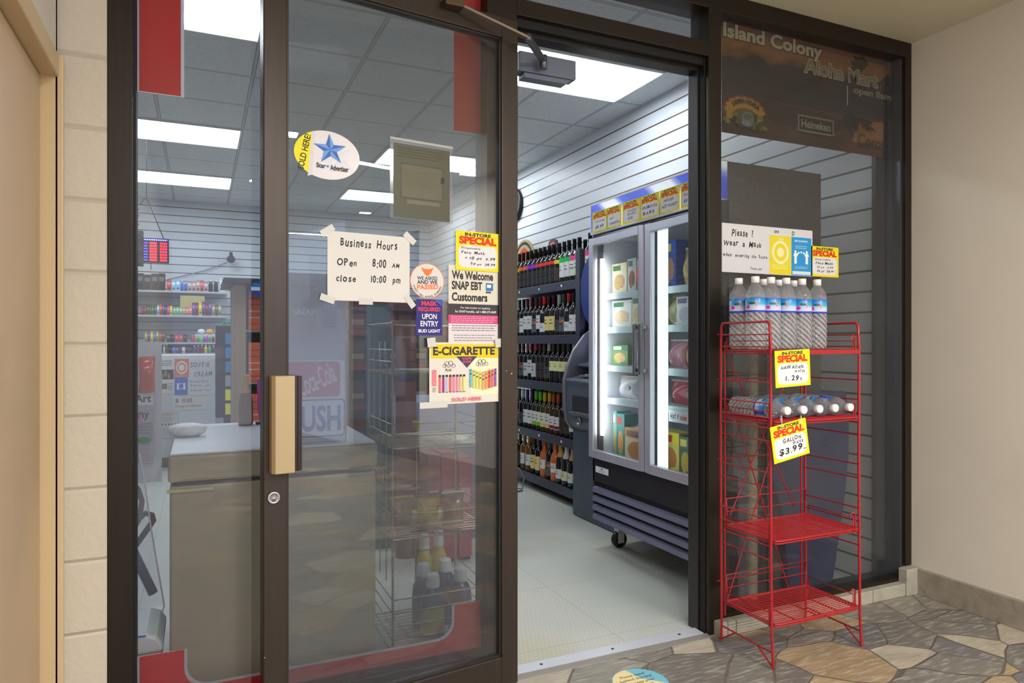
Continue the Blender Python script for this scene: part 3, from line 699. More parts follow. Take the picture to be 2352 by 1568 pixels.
p.write('Please  ?', .1, .74, .33, .9, seed=31); p.write('Wear  a  Mask', .02, .53, .42, .66, seed=32); p.write('when   entering  the  Store.', .01, .3, .49, .4, seed=33); p.write('Thank you !', .3, .06, .43, .13, seed=34)
p.write('01', .56, .88, .61, .94, seed=35); p.write('D', .76, .86, .79, .95, seed=36)
p.rect(.51, .01, .75, .83, (232, 216, 36)); p.ring(.63, .48, .095, .25, .25, (240, 236, 190)); p.ell(.63, .48, .04, .1, (244, 238, 190), 24); p.lines(.54, .12, .72, .22, 3, (250, 244, 170)); p.text('MASK', .59, .74, .67, .78, (250, 244, 190), .02)
p.rect(.755, .01, .985, .83, (40, 152, 218)); p.rect(.765, .03, .975, .1, (220, 228, 236)); p.text('KEEP YOUR DISTANCE', .79, .73, .94, .77, (226, 238, 246), .03); p.lines(.8, .58, .94, .66, 2, (190, 222, 242))
for x in (.8, .93):
    p.ell(x, .52, .013, .03, (236, 244, 250), 12); p.rect(x - .014, .26, x + .014, .49, (236, 244, 250)); p.poly([(x - .025, .42), (x + .025, .42), (x + .016, .49), (x - .016, .49)], (236, 244, 250))
for i in range(5): a = radians(20 + 35 * i); p.ell(.865 + .05 * cos(a), .44 + .07 * sin(a), .012, .022, (236, 244, 250), 8)
p.lines(.79, .15, .95, .21, 2, (200, 228, 244)); p.done()
p = poster_px('special_card', 'yellow special card for face masks on the right shop window', 'price card', G2, 1862, 1926, 564, 634, YEL)
special(p, [('Disposable', .15, .53, .7, .6), ('Face Mask', .18, .4, .8, .5), ('10 pc   6.99', .22, .27, .8, .35), ('50 pc  28.99', .22, .13, .82, .23)], 41)
# floor sticker
x, y = atZ(1471, 1567, 0)
b = MB(); b.prism([(x + .1 * cos(2 * pi * i / 40), y + .1 * sin(2 * pi * i / 40)) for i in range(40)], .0, .0015, M((118, 186, 206), .5), 'z')
fs = b.build('floor_sticker'); tag(fs, 'round blue and cream sticker on the flagstones by the threshold', 'sticker')
q = MB(); q.prism([(x - .097 * cos(t), y + .097 * sin(t)) for t in [radians(a) for a in range(-60, 96, 6)]] + [(x + .02, y + .02), (x + .08, y - .04)], .0015, .0019, M((232, 216, 160), .5), 'z')
q.build('print', fs)
q = MB(); nl = 0
for t, dy, w_ in (('Please stand', .045, .1), ('behind this line', .02, .13), ('and keep your', -.005, .12), ('distance', -.03, .08)):
    vs, ff = glyphs(t, .0); bb = bbox(vs); k = w_ / (bb[2] - bb[0])
    q.add([(x + (v[0] - (bb[0] + bb[2]) / 2) * k, y + dy + v[1] * k, .0023) for v in vs], ff, M((50, 60, 70)))
q.build('lettering', fs, fix=False)
# ================================================================== RED WIRE RACK
RX0, RX1, RY0, RY1 = 1.905, 2.366, 1.905, 2.170
RM = M((168, 20, 30), .36, coat=.3)
rk = empty('wire_rack', ((RX0 + RX1) / 2, (RY0 + RY1) / 2, 0), 0, 'red wire display rack standing in front of the right window', 'rack')
cx, cyk = rk.location.x, rk.location.y
def rk_build(b, name): b2 = b; b2.v = [(v[0] - cx, v[1] - cyk, v[2]) for v in b.v]; return b2.build(name, rk, fix=False)
PR, WR = .0052, .0027
def post(x, y, out, sy=0):   # slight bow at the feet
    return [(x + out * .022, y + sy * .006, .0045), (x + out * .016, y, .12), (x + out * .006, y, .4), (x, y, .75), (x + out * .004, y, 1.18)]
rungs = [1.228, 1.182, 1.05, .973, .92, .883, .835, .718, .664, .545, .493, .449, .399]
for side, x, o in (('l', RX0, .35), ('r', RX1, .35)):
    b = MB(); f = post(x, RY0, o, -1); r_ = post(x, RY1, o, 1)
    r5 = [(x + .0, RY0 + .004, 1.262), (x, RY0 + .014, 1.275), (x, RY1 - .014, 1.275), (x, RY1 - .004, 1.262)]
    b.tube(f + r5 + r_[::-1], PR, RM, 10)
    for z in rungs:
        b.tube([(x, RY0 - .004, z), (x, RY1 + .004, z)], WR, RM, 6)
    xx = x + .018 * o; b.tube([(xx, RY0 - .004, .06), (xx, RY1 + .004, .06)], WR + .0006, RM, 6)
    b.tube([(x + .022 * o, RY0 - .006, .005), (xx, RY0 + .075, .06)], WR + .0006, RM, 6); b.tube([(x + .022 * o, RY1 + .006, .005), (xx, RY1 - .075, .06)], WR + .0006, RM, 6)
    x2 = x + (.022 if side == 'l' else -.022)
    b.tube([(x2, RY1, .1), (x2, RY1, 1.2)], WR + .001, RM, 6)
    rk_build(b, 'side_frame')
b = MB()
for z in (1.23, 1.05, .73, .24): b.tube([(RX0 - .012, RY1 + .006, z), (RX1 + .012, RY1 + .006, z)], WR, RM, 6)
rk_build(b, 'rear_wires')
b = MB()
for x0, x1, z0, z1 in ((RX0 + .05, RX1 - .06, 1.12, .5), (RX1 - .06, RX0 + .05, 1.12, .5), (RX0 + .08, RX1 - .08, .9, .12), (RX1 - .12, RX0 + .02, .9, .12)):
    b.tube([(x0, RY1 + .002, z0), (x1, RY1 + .002, z1)], WR, RM, 6)
rk_build(b, 'cross_brace')
def shelf(z, back_h, nw=20, dense=True):
    b = MB(); x0, x1, y0, y1 = RX0 + .014, RX1 - .012, RY0 - .012, RY1 - .016; r = .018
    rail = [(x0, y1, z), (x0, y0 + r, z), (x0 + r * .3, y0 + r * .3, z), (x0 + r, y0, z), (x1 - r, y0, z), (x1 - r * .3, y0 + r * .3, z), (x1, y0 + r, z), (x1, y1, z)]
    b.tube(rail + [rail[0]], .0042, RM, 8); b.tube([(p[0], p[1], z - .009) for p in rail], .003, RM, 6)
    n = nw
    for i in range(n): y = y0 + .008 + (y1 - y0 - .01) * i / (n - 1); b.tube([(x0, y, z + .003), (x1, y, z + .003)], .0019, RM, 5)
    for i in range(3): x = x0 + (x1 - x0) * (i + 1) / 4; b.tube([(x, y0, z - .002), (x, y1, z - .002)], .0028, RM, 5)
    for x, o in ((x0 - .003, 1), (x1 + .003, -1)):          # raised basket sides with hooks
        b.tube([(x, y0 + .03, z), (x, y0 + .03, z + .038), (x, y1 - .01, z + .038), (x, y1 - .01, z)], WR, RM, 6)
        b.tube([(x - .004 * o, y0 + .025, z - .012), (x - .004 * o, y0 + .025, z + .052), (x + .004 * o, y0 + .03, z + .06), (x + .01 * o, y0 + .034, z + .048)], .0034, RM, 6)
    b.tube([(x0 + .006, y1, z), (x0, y1, z + back_h), (x1, y1, z + back_h), (x1 - .006, y1, z)], WR, RM, 6)
    b.tube([(x0 + .004, y1, z + back_h * .5), (x1 - .004, y1, z + back_h * .5)], WR * .8, RM, 5)
    rk_build(b, 'wire_shelf')
Z1, Z2, Z3, Z4 = 1.166, .905, .468, .163
for z, h in ((Z1, .05), (Z2, .05), (Z3, .105), (Z4, .105)): shelf(z, h)
b = MB(); b.prism([(RX0 + .014, Z1 + .004), (RX1 - .014, Z1 + .004), (RX1 - .014, Z1 - .012), (RX0 + .014, Z1 - .012)], RY0 - .016, RY0 - .0145, RM, 'y'); rk_build(b, 'front_lip')

# --- water bottles
def m_pet():
    """thin clear plastic with water: see-through, mirror edge and white haze and rib streaks painted in to brighten it"""
    n = NT('clear_bottle'); t = n.t; s = n.sep()
    w = n.math('SINE', n.math('ADD', n.math('MULTIPLY', s[2], 300), n.math('MULTIPLY', n.math('ARCTAN2', s[1], s[0]), 9)))
    w = n.math('ADD', w, n.math('MULTIPLY', n.noise(70, 4, n.mapping((1, 1, .35))), 3.4)); zr = n.math('LESS_THAN', s[2], .142)
    h = n.math('MULTIPLY', w, zr); bp = n.n('Bump'); bp.inputs['Strength'].default_value = .6; bp.inputs['Distance'].default_value = .003; n.l(h, bp.inputs['Height'])
    tr = n.n('BsdfTransparent'); tr.inputs[0].default_value = (.95, .96, .97, 1); g = n.n('BsdfGlossy'); g.inputs['Roughness'].default_value = .08; n.l(bp.outputs[0], g.inputs['Normal'])
    d_ = n.n('BsdfDiffuse'); d_.inputs[0].default_value = rgb((236, 236, 240)); n.l(bp.outputs[0], d_.inputs['Normal'])
    lw = n.n('LayerWeight'); lw.inputs[0].default_value = .35; n.l(bp.outputs[0], lw.inputs['Normal'])
    m1 = n.n('MixShader'); n.l(n.math('MULTIPLY', lw.outputs['Fresnel'], .75), m1.inputs[0]); n.l(tr.outputs[0], m1.inputs[1]); n.l(g.outputs[0], m1.inputs[2])
    f = n.math('ADD', .14, n.math('MULTIPLY', n.math('GREATER_THAN', h, 1.75), .26)); m2 = n.n('MixShader'); n.l(f, m2.inputs[0]); n.l(m1.outputs[0], m2.inputs[1]); n.l(d_.outputs[0], m2.inputs[2])
    o = [q for q in t.nodes if q.type == 'OUTPUT_MATERIAL'][0]; n.l(m2.outputs[0], o.inputs[0]); return n.m
PET = m_pet(); CAP = M((244, 244, 246), .4)
bp = empty('water_bottle', (0, 0, 0), 0, 'x', 'bottle', 'bottles of water on the red rack')
b = MB(); R_ = .0365
b.lathe([(.012, .004), (.028, 0), (.034, .006), (R_, .016), (R_, .028), (.0352, .032), (R_, .037), (R_, .138), (.0356, .142), (.0358, .20), (R_, .205), (.0355, .216), (.028, .235), (.0165, .25), (.0135, .255), (.013, .262)], PET, seg=28)
b.build('bottle_body', bp, fix=False)
b = MB(); b.lathe([(.0125, .256), (.0152, .256), (.0155, .278), (.0145, .281), (.001, .281)], CAP, seg=20); b.build('cap', bp)
def m_label():
    n = NT('bottle_label'); s = n.sep(); ang = n.math('ARCTAN2', s[1], s[0]); u = n.math('FRACT', n.math('ADD', n.math('DIVIDE', ang, 2 * pi), .5))
    z = n.math('DIVIDE', n.math('SUBTRACT', s[2], .143), .055)
    base = n.ramp(z, [(0, (52, 80, 214)), (.12, (52, 80, 214)), (.13, (222, 226, 246)), (.4, (196, 206, 240)), (.55, (60, 180, 226)), (.8, (40, 146, 214)), (1, (46, 108, 210))])
    uu = n.math('FRACT', n.math('MULTIPLY', u, 2))
    def blob(cu, cz, ru, rz):
        a = n.math('POWER', n.math('DIVIDE', n.math('SUBTRACT', uu, cu), ru), 2); c = n.math('POWER', n.math('DIVIDE', n.math('SUBTRACT', z, cz), rz), 2)
        return n.math('LESS_THAN', n.math('ADD', a, c), 1)
    c = n.mix(blob(.55, .62, .12, .09), base, rgb((46, 92, 84))); c = n.mix(blob(.68, .6, .028, .24), c, rgb((226, 120, 84))); c = n.mix(blob(.4, .36, .07, .13), c, rgb((222, 50, 168)))
    c = n.mix(n.math('LESS_THAN', n.math('ABSOLUTE', n.math('SUBTRACT', u, .02)), .045), c, rgb((58, 84, 210)))
    bar = n.math('MULTIPLY', n.math('LESS_THAN', n.math('ABSOLUTE', n.math('SUBTRACT', u, .12)), .04), n.math('LESS_THAN', n.math('ABSOLUTE', n.math('SUBTRACT', z, .5)), .34))
    c = n.mix(bar, c, rgb((216, 218, 226))); n.col(c); n.rough(.3); return n.m
b = MB(); b.lathe([(.0364, .143), (.0366, .1432), (.0368, .198), (.0364, .1985)], m_label(), seg=36)
b.f = b.f[:-2]; b.mi = b.mi[:-2]; b.sm = b.sm[:-2]; b.build('label_wrap', bp, fix=False)
spots = [(1.948, 2.115, 'leftmost upright water bottle, at the back corner of the top shelf')]
fr = ['second upright water bottle from the left, nearest the front rail', 'third upright water bottle from the left on the top rack shelf', 'fourth upright water bottle from the left on the top rack shelf',
      'fifth upright water bottle from the left on the top rack shelf', 'rightmost upright water bottle on the top rack shelf']
for i, x in enumerate((1.952, 2.032, 2.112, 2.197, 2.280)): spots.append((x, 2.03, fr[i]))
for i, x in enumerate((2.068, 2.148, 2.23)): spots.append((x, 2.105, ('upright bottle whose cap shows behind the third one on the top shelf', 'upright bottle whose cap shows left of the fourth one on the top shelf', 'upright bottle whose cap shows left of the fifth one on the top shelf')[i]))
for i, (x, y, lab) in enumerate(spots):
    a = random.uniform(-.5, .5) - .9
    if i == 0: bp.location = (x, y, Z1 + .0055); bp.rotation_euler = (0, 0, a); bp['label'] = lab
    else: dup(bp, (x, y, Z1 + .0055), a, lab)
for i in range(5):
    x = 1.958 + .0815 * i
    dup(bp, (x, 2.153, Z2 + .006 + .037), (pi / 2, random.uniform(-2, 2) , 0), ['leftmost lying water bottle with its cap to the front', 'second lying water bottle from the left', 'middle one of the five lying water bottles', 'second lying water bottle from the right', 'rightmost lying water bottle, cap by the rack post'][i] + ' on the second shelf', 'bottles of water on the red rack')
# hanging price cards
pl = ((0, RY0 - .0205), 0)
p = poster_px('price_card', 'yellow special card on the rack priced 1.29 for Hawaiian water', 'price card', pl, 1782, 1862, 806, 891, YEL, roll=radians(-2.5))
special(p, [('HAWAIIAN', .16, .47, .8, .6), ('WATER', .54, .37, .84, .45), ('1. 29', .28, .15, .66, .31), ('c', .7, .16, .75, .23)], 51)
p = poster_px('price_card', 'tilted yellow special card on the rack priced 3.99 for gallon water', 'price card', pl, 1779, 1861, 980, 1066, YEL, roll=radians(-9.5))
special(p, [('GALLON', .3, .47, .82, .6), ('WATER', .56, .36, .86, .46), ('$3.99', .16, .14, .82, .35), ('-', .84, .17, .93, .19)], 61)
b = MB()
for px_ in (1797, 1842):
    x, z = atY(px_, 975, RY0 - .02); b.tube([(x - .004, RY0 - .022, z - .02), (x - .003, RY0 - .02, z + .028), (x + .003, RY0 - .012, z + .036), (x + .006, RY0 - .004, z + .02), (x + .005, RY0 - .02, z - .018)], .0012, M((230, 230, 226), .4), 5)
b.build('card_ties')
o = bpy.data.objects['card_ties']; o.parent = p.root; bpy.context.view_layer.update(); o.matrix_parent_inverse = p.root.matrix_world.inverted()
# ================================================================== CEILING LIGHTS
TRM = M((224, 228, 230), .4)
def m_diff():
    n = NT('light_diffuser'); s = n.sep(); d = n.math('ABSOLUTE', s[1])
    a = n.math('SUBTRACT', 1, n.math('MULTIPLY', n.math('ABSOLUTE', n.math('SUBTRACT', d, .12)), 4.0))
    a = n.math('POWER', n.math('MAXIMUM', a, .3), 1.7)
    n.col(rgb((240, 244, 250))); n.b.inputs['Emission Color'].default_value = (.88, .94, 1, 1); n.l(n.math('MULTIPLY', a, LEM), n.b.inputs['Emission Strength']); return n.m
LEM = 15
DIF = m_diff(); tl = None
cells = []
for ci, cx0 in enumerate((-.9, 1.54)):
    for ri, cy0 in enumerate((3.66, 6.1, 7.93)): cells.append((cx0, cy0, ('left', 'right')[ci], ('nearest the front', 'in the middle of the shop', 'near the back wall')[ri]))
cells += [(-.9, 4.88, 'left', 'x')][:0]
for cx0, cy0, s_, r_ in cells:
    lab = 'recessed ceiling light panel in the %s column, %s' % (s_, r_)
    if tl is None:
        tl = empty('ceiling_light', (cx0 + .61, cy0 + .305, ZI - .012), 0, lab, 'ceiling light', 'recessed light panels in the shop ceiling')
        b = MB(); b.box((-.60, -.295, 0), (.60, .295, .008), DIF); b.build('diffuser', tl)
        b = MB()
        for a, c in (((-.61, -.305), (.61, -.29)), ((-.61, .29), (.61, .305)), ((-.61, -.29), (-.595, .29)), ((.595, -.29), (.61, .29))): b.box((a[0], a[1], -.004), (c[0], c[1], .01), TRM)
        b.build('trim_frame', tl)
    else: dup(tl, (cx0 + .61, cy0 + .305, ZI - .012), None, lab)

# ================================================================== COOLER
CX, CY0, CY1 = 2.10, 2.372, 3.483
ck = empty('display_cooler', (CX, (CY0 + CY1) / 2, 0), 0, 'tall two-door glass cooler with blue header and black louvred base', 'cooler')
ckx, cky = CX, (CY0 + CY1) / 2
def cb(b, name, parent=ck, **k): b.v = [(v[0] - ckx, v[1] - cky, v[2]) for v in b.v]; return b.build(name, parent, **k)
def m_side():
    n = NT('stucco_black_steel'); f = n.noise(90, 5); n.col(n.mix(f, rgb((66, 64, 62)), rgb((110, 106, 100)))); n.rough(.38); n.b.inputs['Metallic'].default_value = .3; n.bump(f, .7, .006); return n.m
SD = m_side(); KB = M((38, 38, 42), .38); INW = M((228, 232, 240), .4)
BX = 2.69; ZTOP = 1.998
b = MB(); t_ = .035
b.box((CX + .02, CY0, .185), (BX, CY0 + t_, ZTOP), SD); b.box((CX + .02, CY1 - t_, .185), (BX, CY1, ZTOP), SD)
b.box((BX - .03, CY0 + t_, .185), (BX, CY1 - t_, ZTOP), SD); b.box((CX + .02, CY0 + t_, ZTOP - .03), (BX - .03, CY1 - t_, ZTOP), SD); b.box((CX + .02, CY0 + t_, .185), (BX - .03, CY1 - t_, .22), SD)
cb(b, 'cabinet_body', bevel=.002)
b = MB(); e = .0015
b.box((BX - .05, CY0 + t_ + e, .52), (BX - .032, CY1 - t_ - e, 1.95), INW); b.box((CX + .03, CY0 + t_ + e, .5), (BX - .05, CY1 - t_ - e, .52), INW); b.box((CX + .03, CY0 + t_ + e, 1.80), (BX - .05, CY1 - t_ - e, 1.82), INW)
b.box((CX + .05, CY0 + t_ + e, .52), (BX - .05, CY0 + t_ + .012, 1.8), INW); b.box((CX + .05, CY1 - t_ - .012, .52), (BX - .05, CY1 - t_ - e, 1.8), INW)
cb(b, 'inner_liner')
b = MB(); b.box((CX + .0, CY0 + .004, .39), (CX + .03, CY1 - .004, .528), KB); b.box((CX, CY0 + .004, 1.806), (CX + .03, CY1 - .004, 1.826), KB); b.box((CX, CY0, .18), (CX + .03, CY0 + .02, 1.83), KB); b.box((CX, CY1 - .02, .18), (CX + .03, CY1, .53), KB)
cb(b, 'front_panel', bevel=.002)
LV = M((128, 132, 158), .35, .3)
for k in range(4):
    z = .385 - .052 * (k + 1); b = MB()
    b.prism([(CX + .010, z + .028), (CX - .010, z + .022), (CX - .014, z - .004), (CX + .010, z + .002)], CY0 + .02, CY1 - .02, LV if k < 4 else KB, 'y'); 
    cb(b, 'louvre')
b = MB(); b.box((CX + .012, CY0 + .015, .175), (CX + .03, CY1 - .015, .39), M((16, 16, 18))); cb(b, 'vent_backing')
def m_header():
    n = NT('cooler_header'); s = n.sep(); w = n.n('TexWave'); w.bands_direction = 'Y'; w.inputs['Scale'].default_value = .45; w.inputs['Distortion'].default_value = 2.2; w.inputs['Detail'].default_value = 1; w.inputs['Phase Offset'].default_value = 1.2
    n.l(n.mapping((1, 1.6, 4), (.5, 0, 0)), w.inputs['Vector']); c = n.ramp(w.outputs['Fac'], [(0, (40, 72, 206)), (.45, (60, 92, 216)), (.65, (140, 160, 236)), (.85, (232, 238, 250))])
    n.col(c); n.l(c, n.b.inputs['Emission Color']); n.b.inputs['Emission Strength'].default_value = .35; n.rough(.3); return n.m
b = MB(); b.box((CX - .012, CY0, 1.828), (CX + .02, CY1, ZTOP), m_header()); cb(b, 'header_sign', bevel=.002)
b = MB(); WHM = M((224, 226, 232), .4); b.box((CX - .014, CY0, ZTOP - .004), (CX + .02, CY1, ZTOP + .004), WHM); b.box((CX - .014, CY1 - .006, 1.828), (CX + .02, CY1 + .004, ZTOP), WHM); b.box((CX - .014, CY0, 1.824), (CX + .02, CY1, 1.832), WHM); cb(b, 'header_trim')
AL = M((200, 202, 214), .3, .5); CGL = glassmat((.93, .96, .96), 0, 1.45, .02)
ym = 2.922; LEDM = M((250, 252, 255), .4, emit=9)
for (y0, y1, hs) in ((ym + .005, CY1 - .012, -1), (CY0 + .012, ym - .005, 1)):
    b = MB(); z0, z1 = .535, 1.80; w = .045; xa, xb = CX - .035, CX - .002
    for (a, c, d, f_) in ((y0, y0 + w, z0, z1), (y1 - w, y1, z0, z1), (y0 + w, y1 - w, z0, z0 + w), (y0 + w, y1 - w, z1 - w, z1)): b.box((xa, a, d), (xb, c, f_), AL)
    dr = cb(b, 'door', bevel=.003)
    b = MB(); b.box((xa + .012, y0 + w, z0 + w), (xa + .016, y1 - w, z1 - w), CGL); cb(b, 'glass_pane', dr)
    b = MB(); yh = y0 + .02 if hs < 0 else y1 - .02
    b.box((xa - .045, yh - .008, 1.035), (xa - .028, yh + .014, 1.295), M((150, 152, 160), .25, .9))
    for z in (1.045, 1.265): b.box((xa - .03, yh - .008, z), (xa, yh + .014, z + .02), M((150, 152, 160), .25, .9))
    cb(b, 'handle', dr, bevel=.003)
    b = MB(); yl = y1 - w - .03 if hs < 0 else y1 - w - .065
    if hs < 0: b.box((CX + .01, yl, .66), (CX + .025, yl + .018, 1.68), LEDM)
    else: b.box((CX + .005, yl, .56), (CX + .03, yl + .055, 1.78), M((226, 240, 240), .3, emit=1.1))
    cb(b, 'led_strip')
b = MB(); b.box((CX + .01, ym - .03, .53), (CX + .04, ym + .03, 1.81), KB); cb(b, 'mullion')
SHZ = [1.475, 1.28, 1.06, .872]
RAIL = M((200, 220, 224), .35); 
for z in SHZ:
    b = MB(); b.box((CX + .06, CY0 + .05, z - .03), (CX + .066, CY1 - .05, z + .006), RAIL)
    for k in range(12): x = CX + .07 + k * .042; b.tube([(x, CY0 + .05, z), (x, CY1 - .05, z)], .002, WHM, 5, False)
    for k in range(9): y = CY0 + .06 + k * (CY1 - CY0 - .12) / 8; b.tube([(CX + .066, y, z - .003), (BX - .055, y, z - .003)], .002, WHM, 5, False)
    cb(b, 'wire_shelf', fix=False)
# casters
CHF = M((190, 194, 198), .3, .3)
def caster(x, y):
    b = MB(); b.lathe([(.02, -.014), (.044, -.016), (.046, -.01), (.046, .01), (.044, .016), (.02, .014)], M((28, 28, 30), .5), (x, y, .047), 24, 'y')
    w_ = cb(b, 'caster')
    b = MB(); b.box((x - .02, y - .024, .095), (x + .03, y + .024, .182), CHF); b.box((x - .018, y - .024, .03), (x + .022, y - .019, .1), CHF); b.box((x - .018, y + .019, .03), (x + .022, y + .024, .1), CH); cb(b, 'caster_fork', w_, bevel=.002)
for x, y in ((CX + .13, CY1 - .08), (CX + .13, CY0 + .1), (BX - .1, CY1 - .08), (BX - .1, CY0 + .1)): caster(x, y)
px_p = ((CX, 0), -pi / 2)
def on_x(X): return ((X, 0), -pi / 2)
p = poster_px('rating_plate', None, None, on_x(CX - .002), 1368, 1397, 1069, 1083, (226, 228, 234)); p.ell(.5, .72, .08, .12, (60, 70, 140), 14); p.lines(.25, .15, .75, .5, 2, (80, 90, 150)); o = p.done()
o.parent = ck; bpy.context.view_layer.update(); o.matrix_parent_inverse = ck.matrix_world.inverted()
# special cards along the cooler header
hx = [(1361, 1395, 'leftmost'), (1394, 1427, 'second'), (1430, 1470, 'third'), (1471, 1514, 'fourth'), (1516, 1561, 'fifth'), (1564, 1600, 'sixth')]
txt = [[('ICE CREAM', .2, .45, .8, .55), ('$6.99', .2, .15, .75, .35)], [('HOT', .2, .4, .5, .5), ('SANDWICH', .2, .15, .9, .28)], [('HAAGEN', .3, .5, .8, .6), ('DAZS', .3, .35, .75, .46), ('ICE', .3, .15, .6, .28)],
       [('DRUMSTICK', .1, .4, .9, .55), ('BARS', .15, .15, .75, .3)], [('FROZEN', .2, .45, .7, .58), ('HOT POCKET', .1, .2, .9, .35)], [('PIZZA', .2, .45, .7, .58), ('$5.99', .2, .2, .7, .35)]]
for i, (l, r, nm) in enumerate(hx):
    y0, _ = atX(l, 600, CX - .016); y1, _ = atX(r, 600, CX - .016)
    p = Poster('price_card', '%s yellow special card from the left on the cooler header' % nm if i else 'yellow special card at the far left end of the cooler header', 'price card',
               (CX - .0165, y0, 1.833), -pi / 2, y0 - y1, .118, YEL, group='special cards along the cooler header')
    special(p, txt[i], 70 + i * 5)
# ---- goods in the cooler
def carton(name, label, cat, x, y, z, dy, dz, dx, cols, group, rot=0):
    """box whose printed face looks out (-x)"""
    r = MB().box((0, -dy / 2, 0), (dx, dy / 2, dz), M(cols[0], .5)).build(name, None, (x, y, z), rot, bevel=.0015); tag(r, label, cat, group)
    q = MB(); f = -.0006
    def rc(a, b_, c, d, col, k): q.add([(f * k, dy / 2 - a * dy, b_ * dz), (f * k, dy / 2 - c * dy, b_ * dz), (f * k, dy / 2 - c * dy, d * dz), (f * k, dy / 2 - a * dy, d * dz)], [(0, 1, 2, 3)], M(col, .5))
    rc(.0, .72, 1, 1, cols[1], 1); rc(.08, .76, .6, .93, cols[3], 2)
    n = 18; q.add([(f * 2, dy / 2 - (.5 + .36 * cos(2 * pi * i / n)) * dy, (.36 + .27 * sin(2 * pi * i / n)) * dz) for i in range(n)], [tuple(range(n))], M(cols[2], .6, bump=(60, .6)))
    rc(.55, .06, .92, .16, cols[1], 3); q.build('print', r, fix=False); return r
def bag(name, label, cat, x, y, z, dy, dz, dx, c1, c2, group, rot=0, flat=False):
    """puffed plastic bag, crimped along its top"""
    q = MB(); nu, nv = 10, 8; vs = []; fs = []
    for side in (-1, 1):
        for j in range(nv + 1):
            for i in range(nu + 1):
                u, v = i / nu, j / nv; t = (sin(pi * u) ** .5) * (sin(pi * min(1, v * 1.05 + .02)) ** .6 if v < 1 else 0)
                t = max(t, 0) * (1 + .18 * sin(9 * u + 5 * v + x * 50)); vs.append((side * dx / 2 * t, (u - .5) * dy * (1 - .06 * sin(pi * v)), v * dz))
    k = (nu + 1) * (nv + 1)
    for sd in (0, 1):
        for j in range(nv):
            for i in range(nu): a = sd * k + j * (nu + 1) + i; fs.append((a, a + 1, a + nu + 2, a + nu + 1) if sd == 0 else (a, a + nu + 1, a + nu + 2, a + 1))
    q.add(vs, fs, M(c1, .25, coat=.5, bump=(25, .4)), True); r = q.build(name, None, (x, y, z), rot); tag(r, label, cat, group)
    q = MB(); q.box((-.0015, -dy / 2, dz * .97), (.0015, dy / 2, dz * 1.04), M(c2, .4)); n = 16
    q.lathe([(.001, dx * .42), (dy * .26, dx * .36), (dy * .3, dx * .2)], M(c2, .5, bump=(50, .5)), (0, 0, dz * .48), 16, '-x', sy=dz / dy * .8); q.build('print', r)
    return r
GR = 'frozen foods in the cooler'
def cy(px, X=2.2): return atX(px, 700, X)[0]
GD = (52, 120, 70); CRM = (232, 216, 170); OR = (226, 150, 60); BLU = (52, 84, 190)
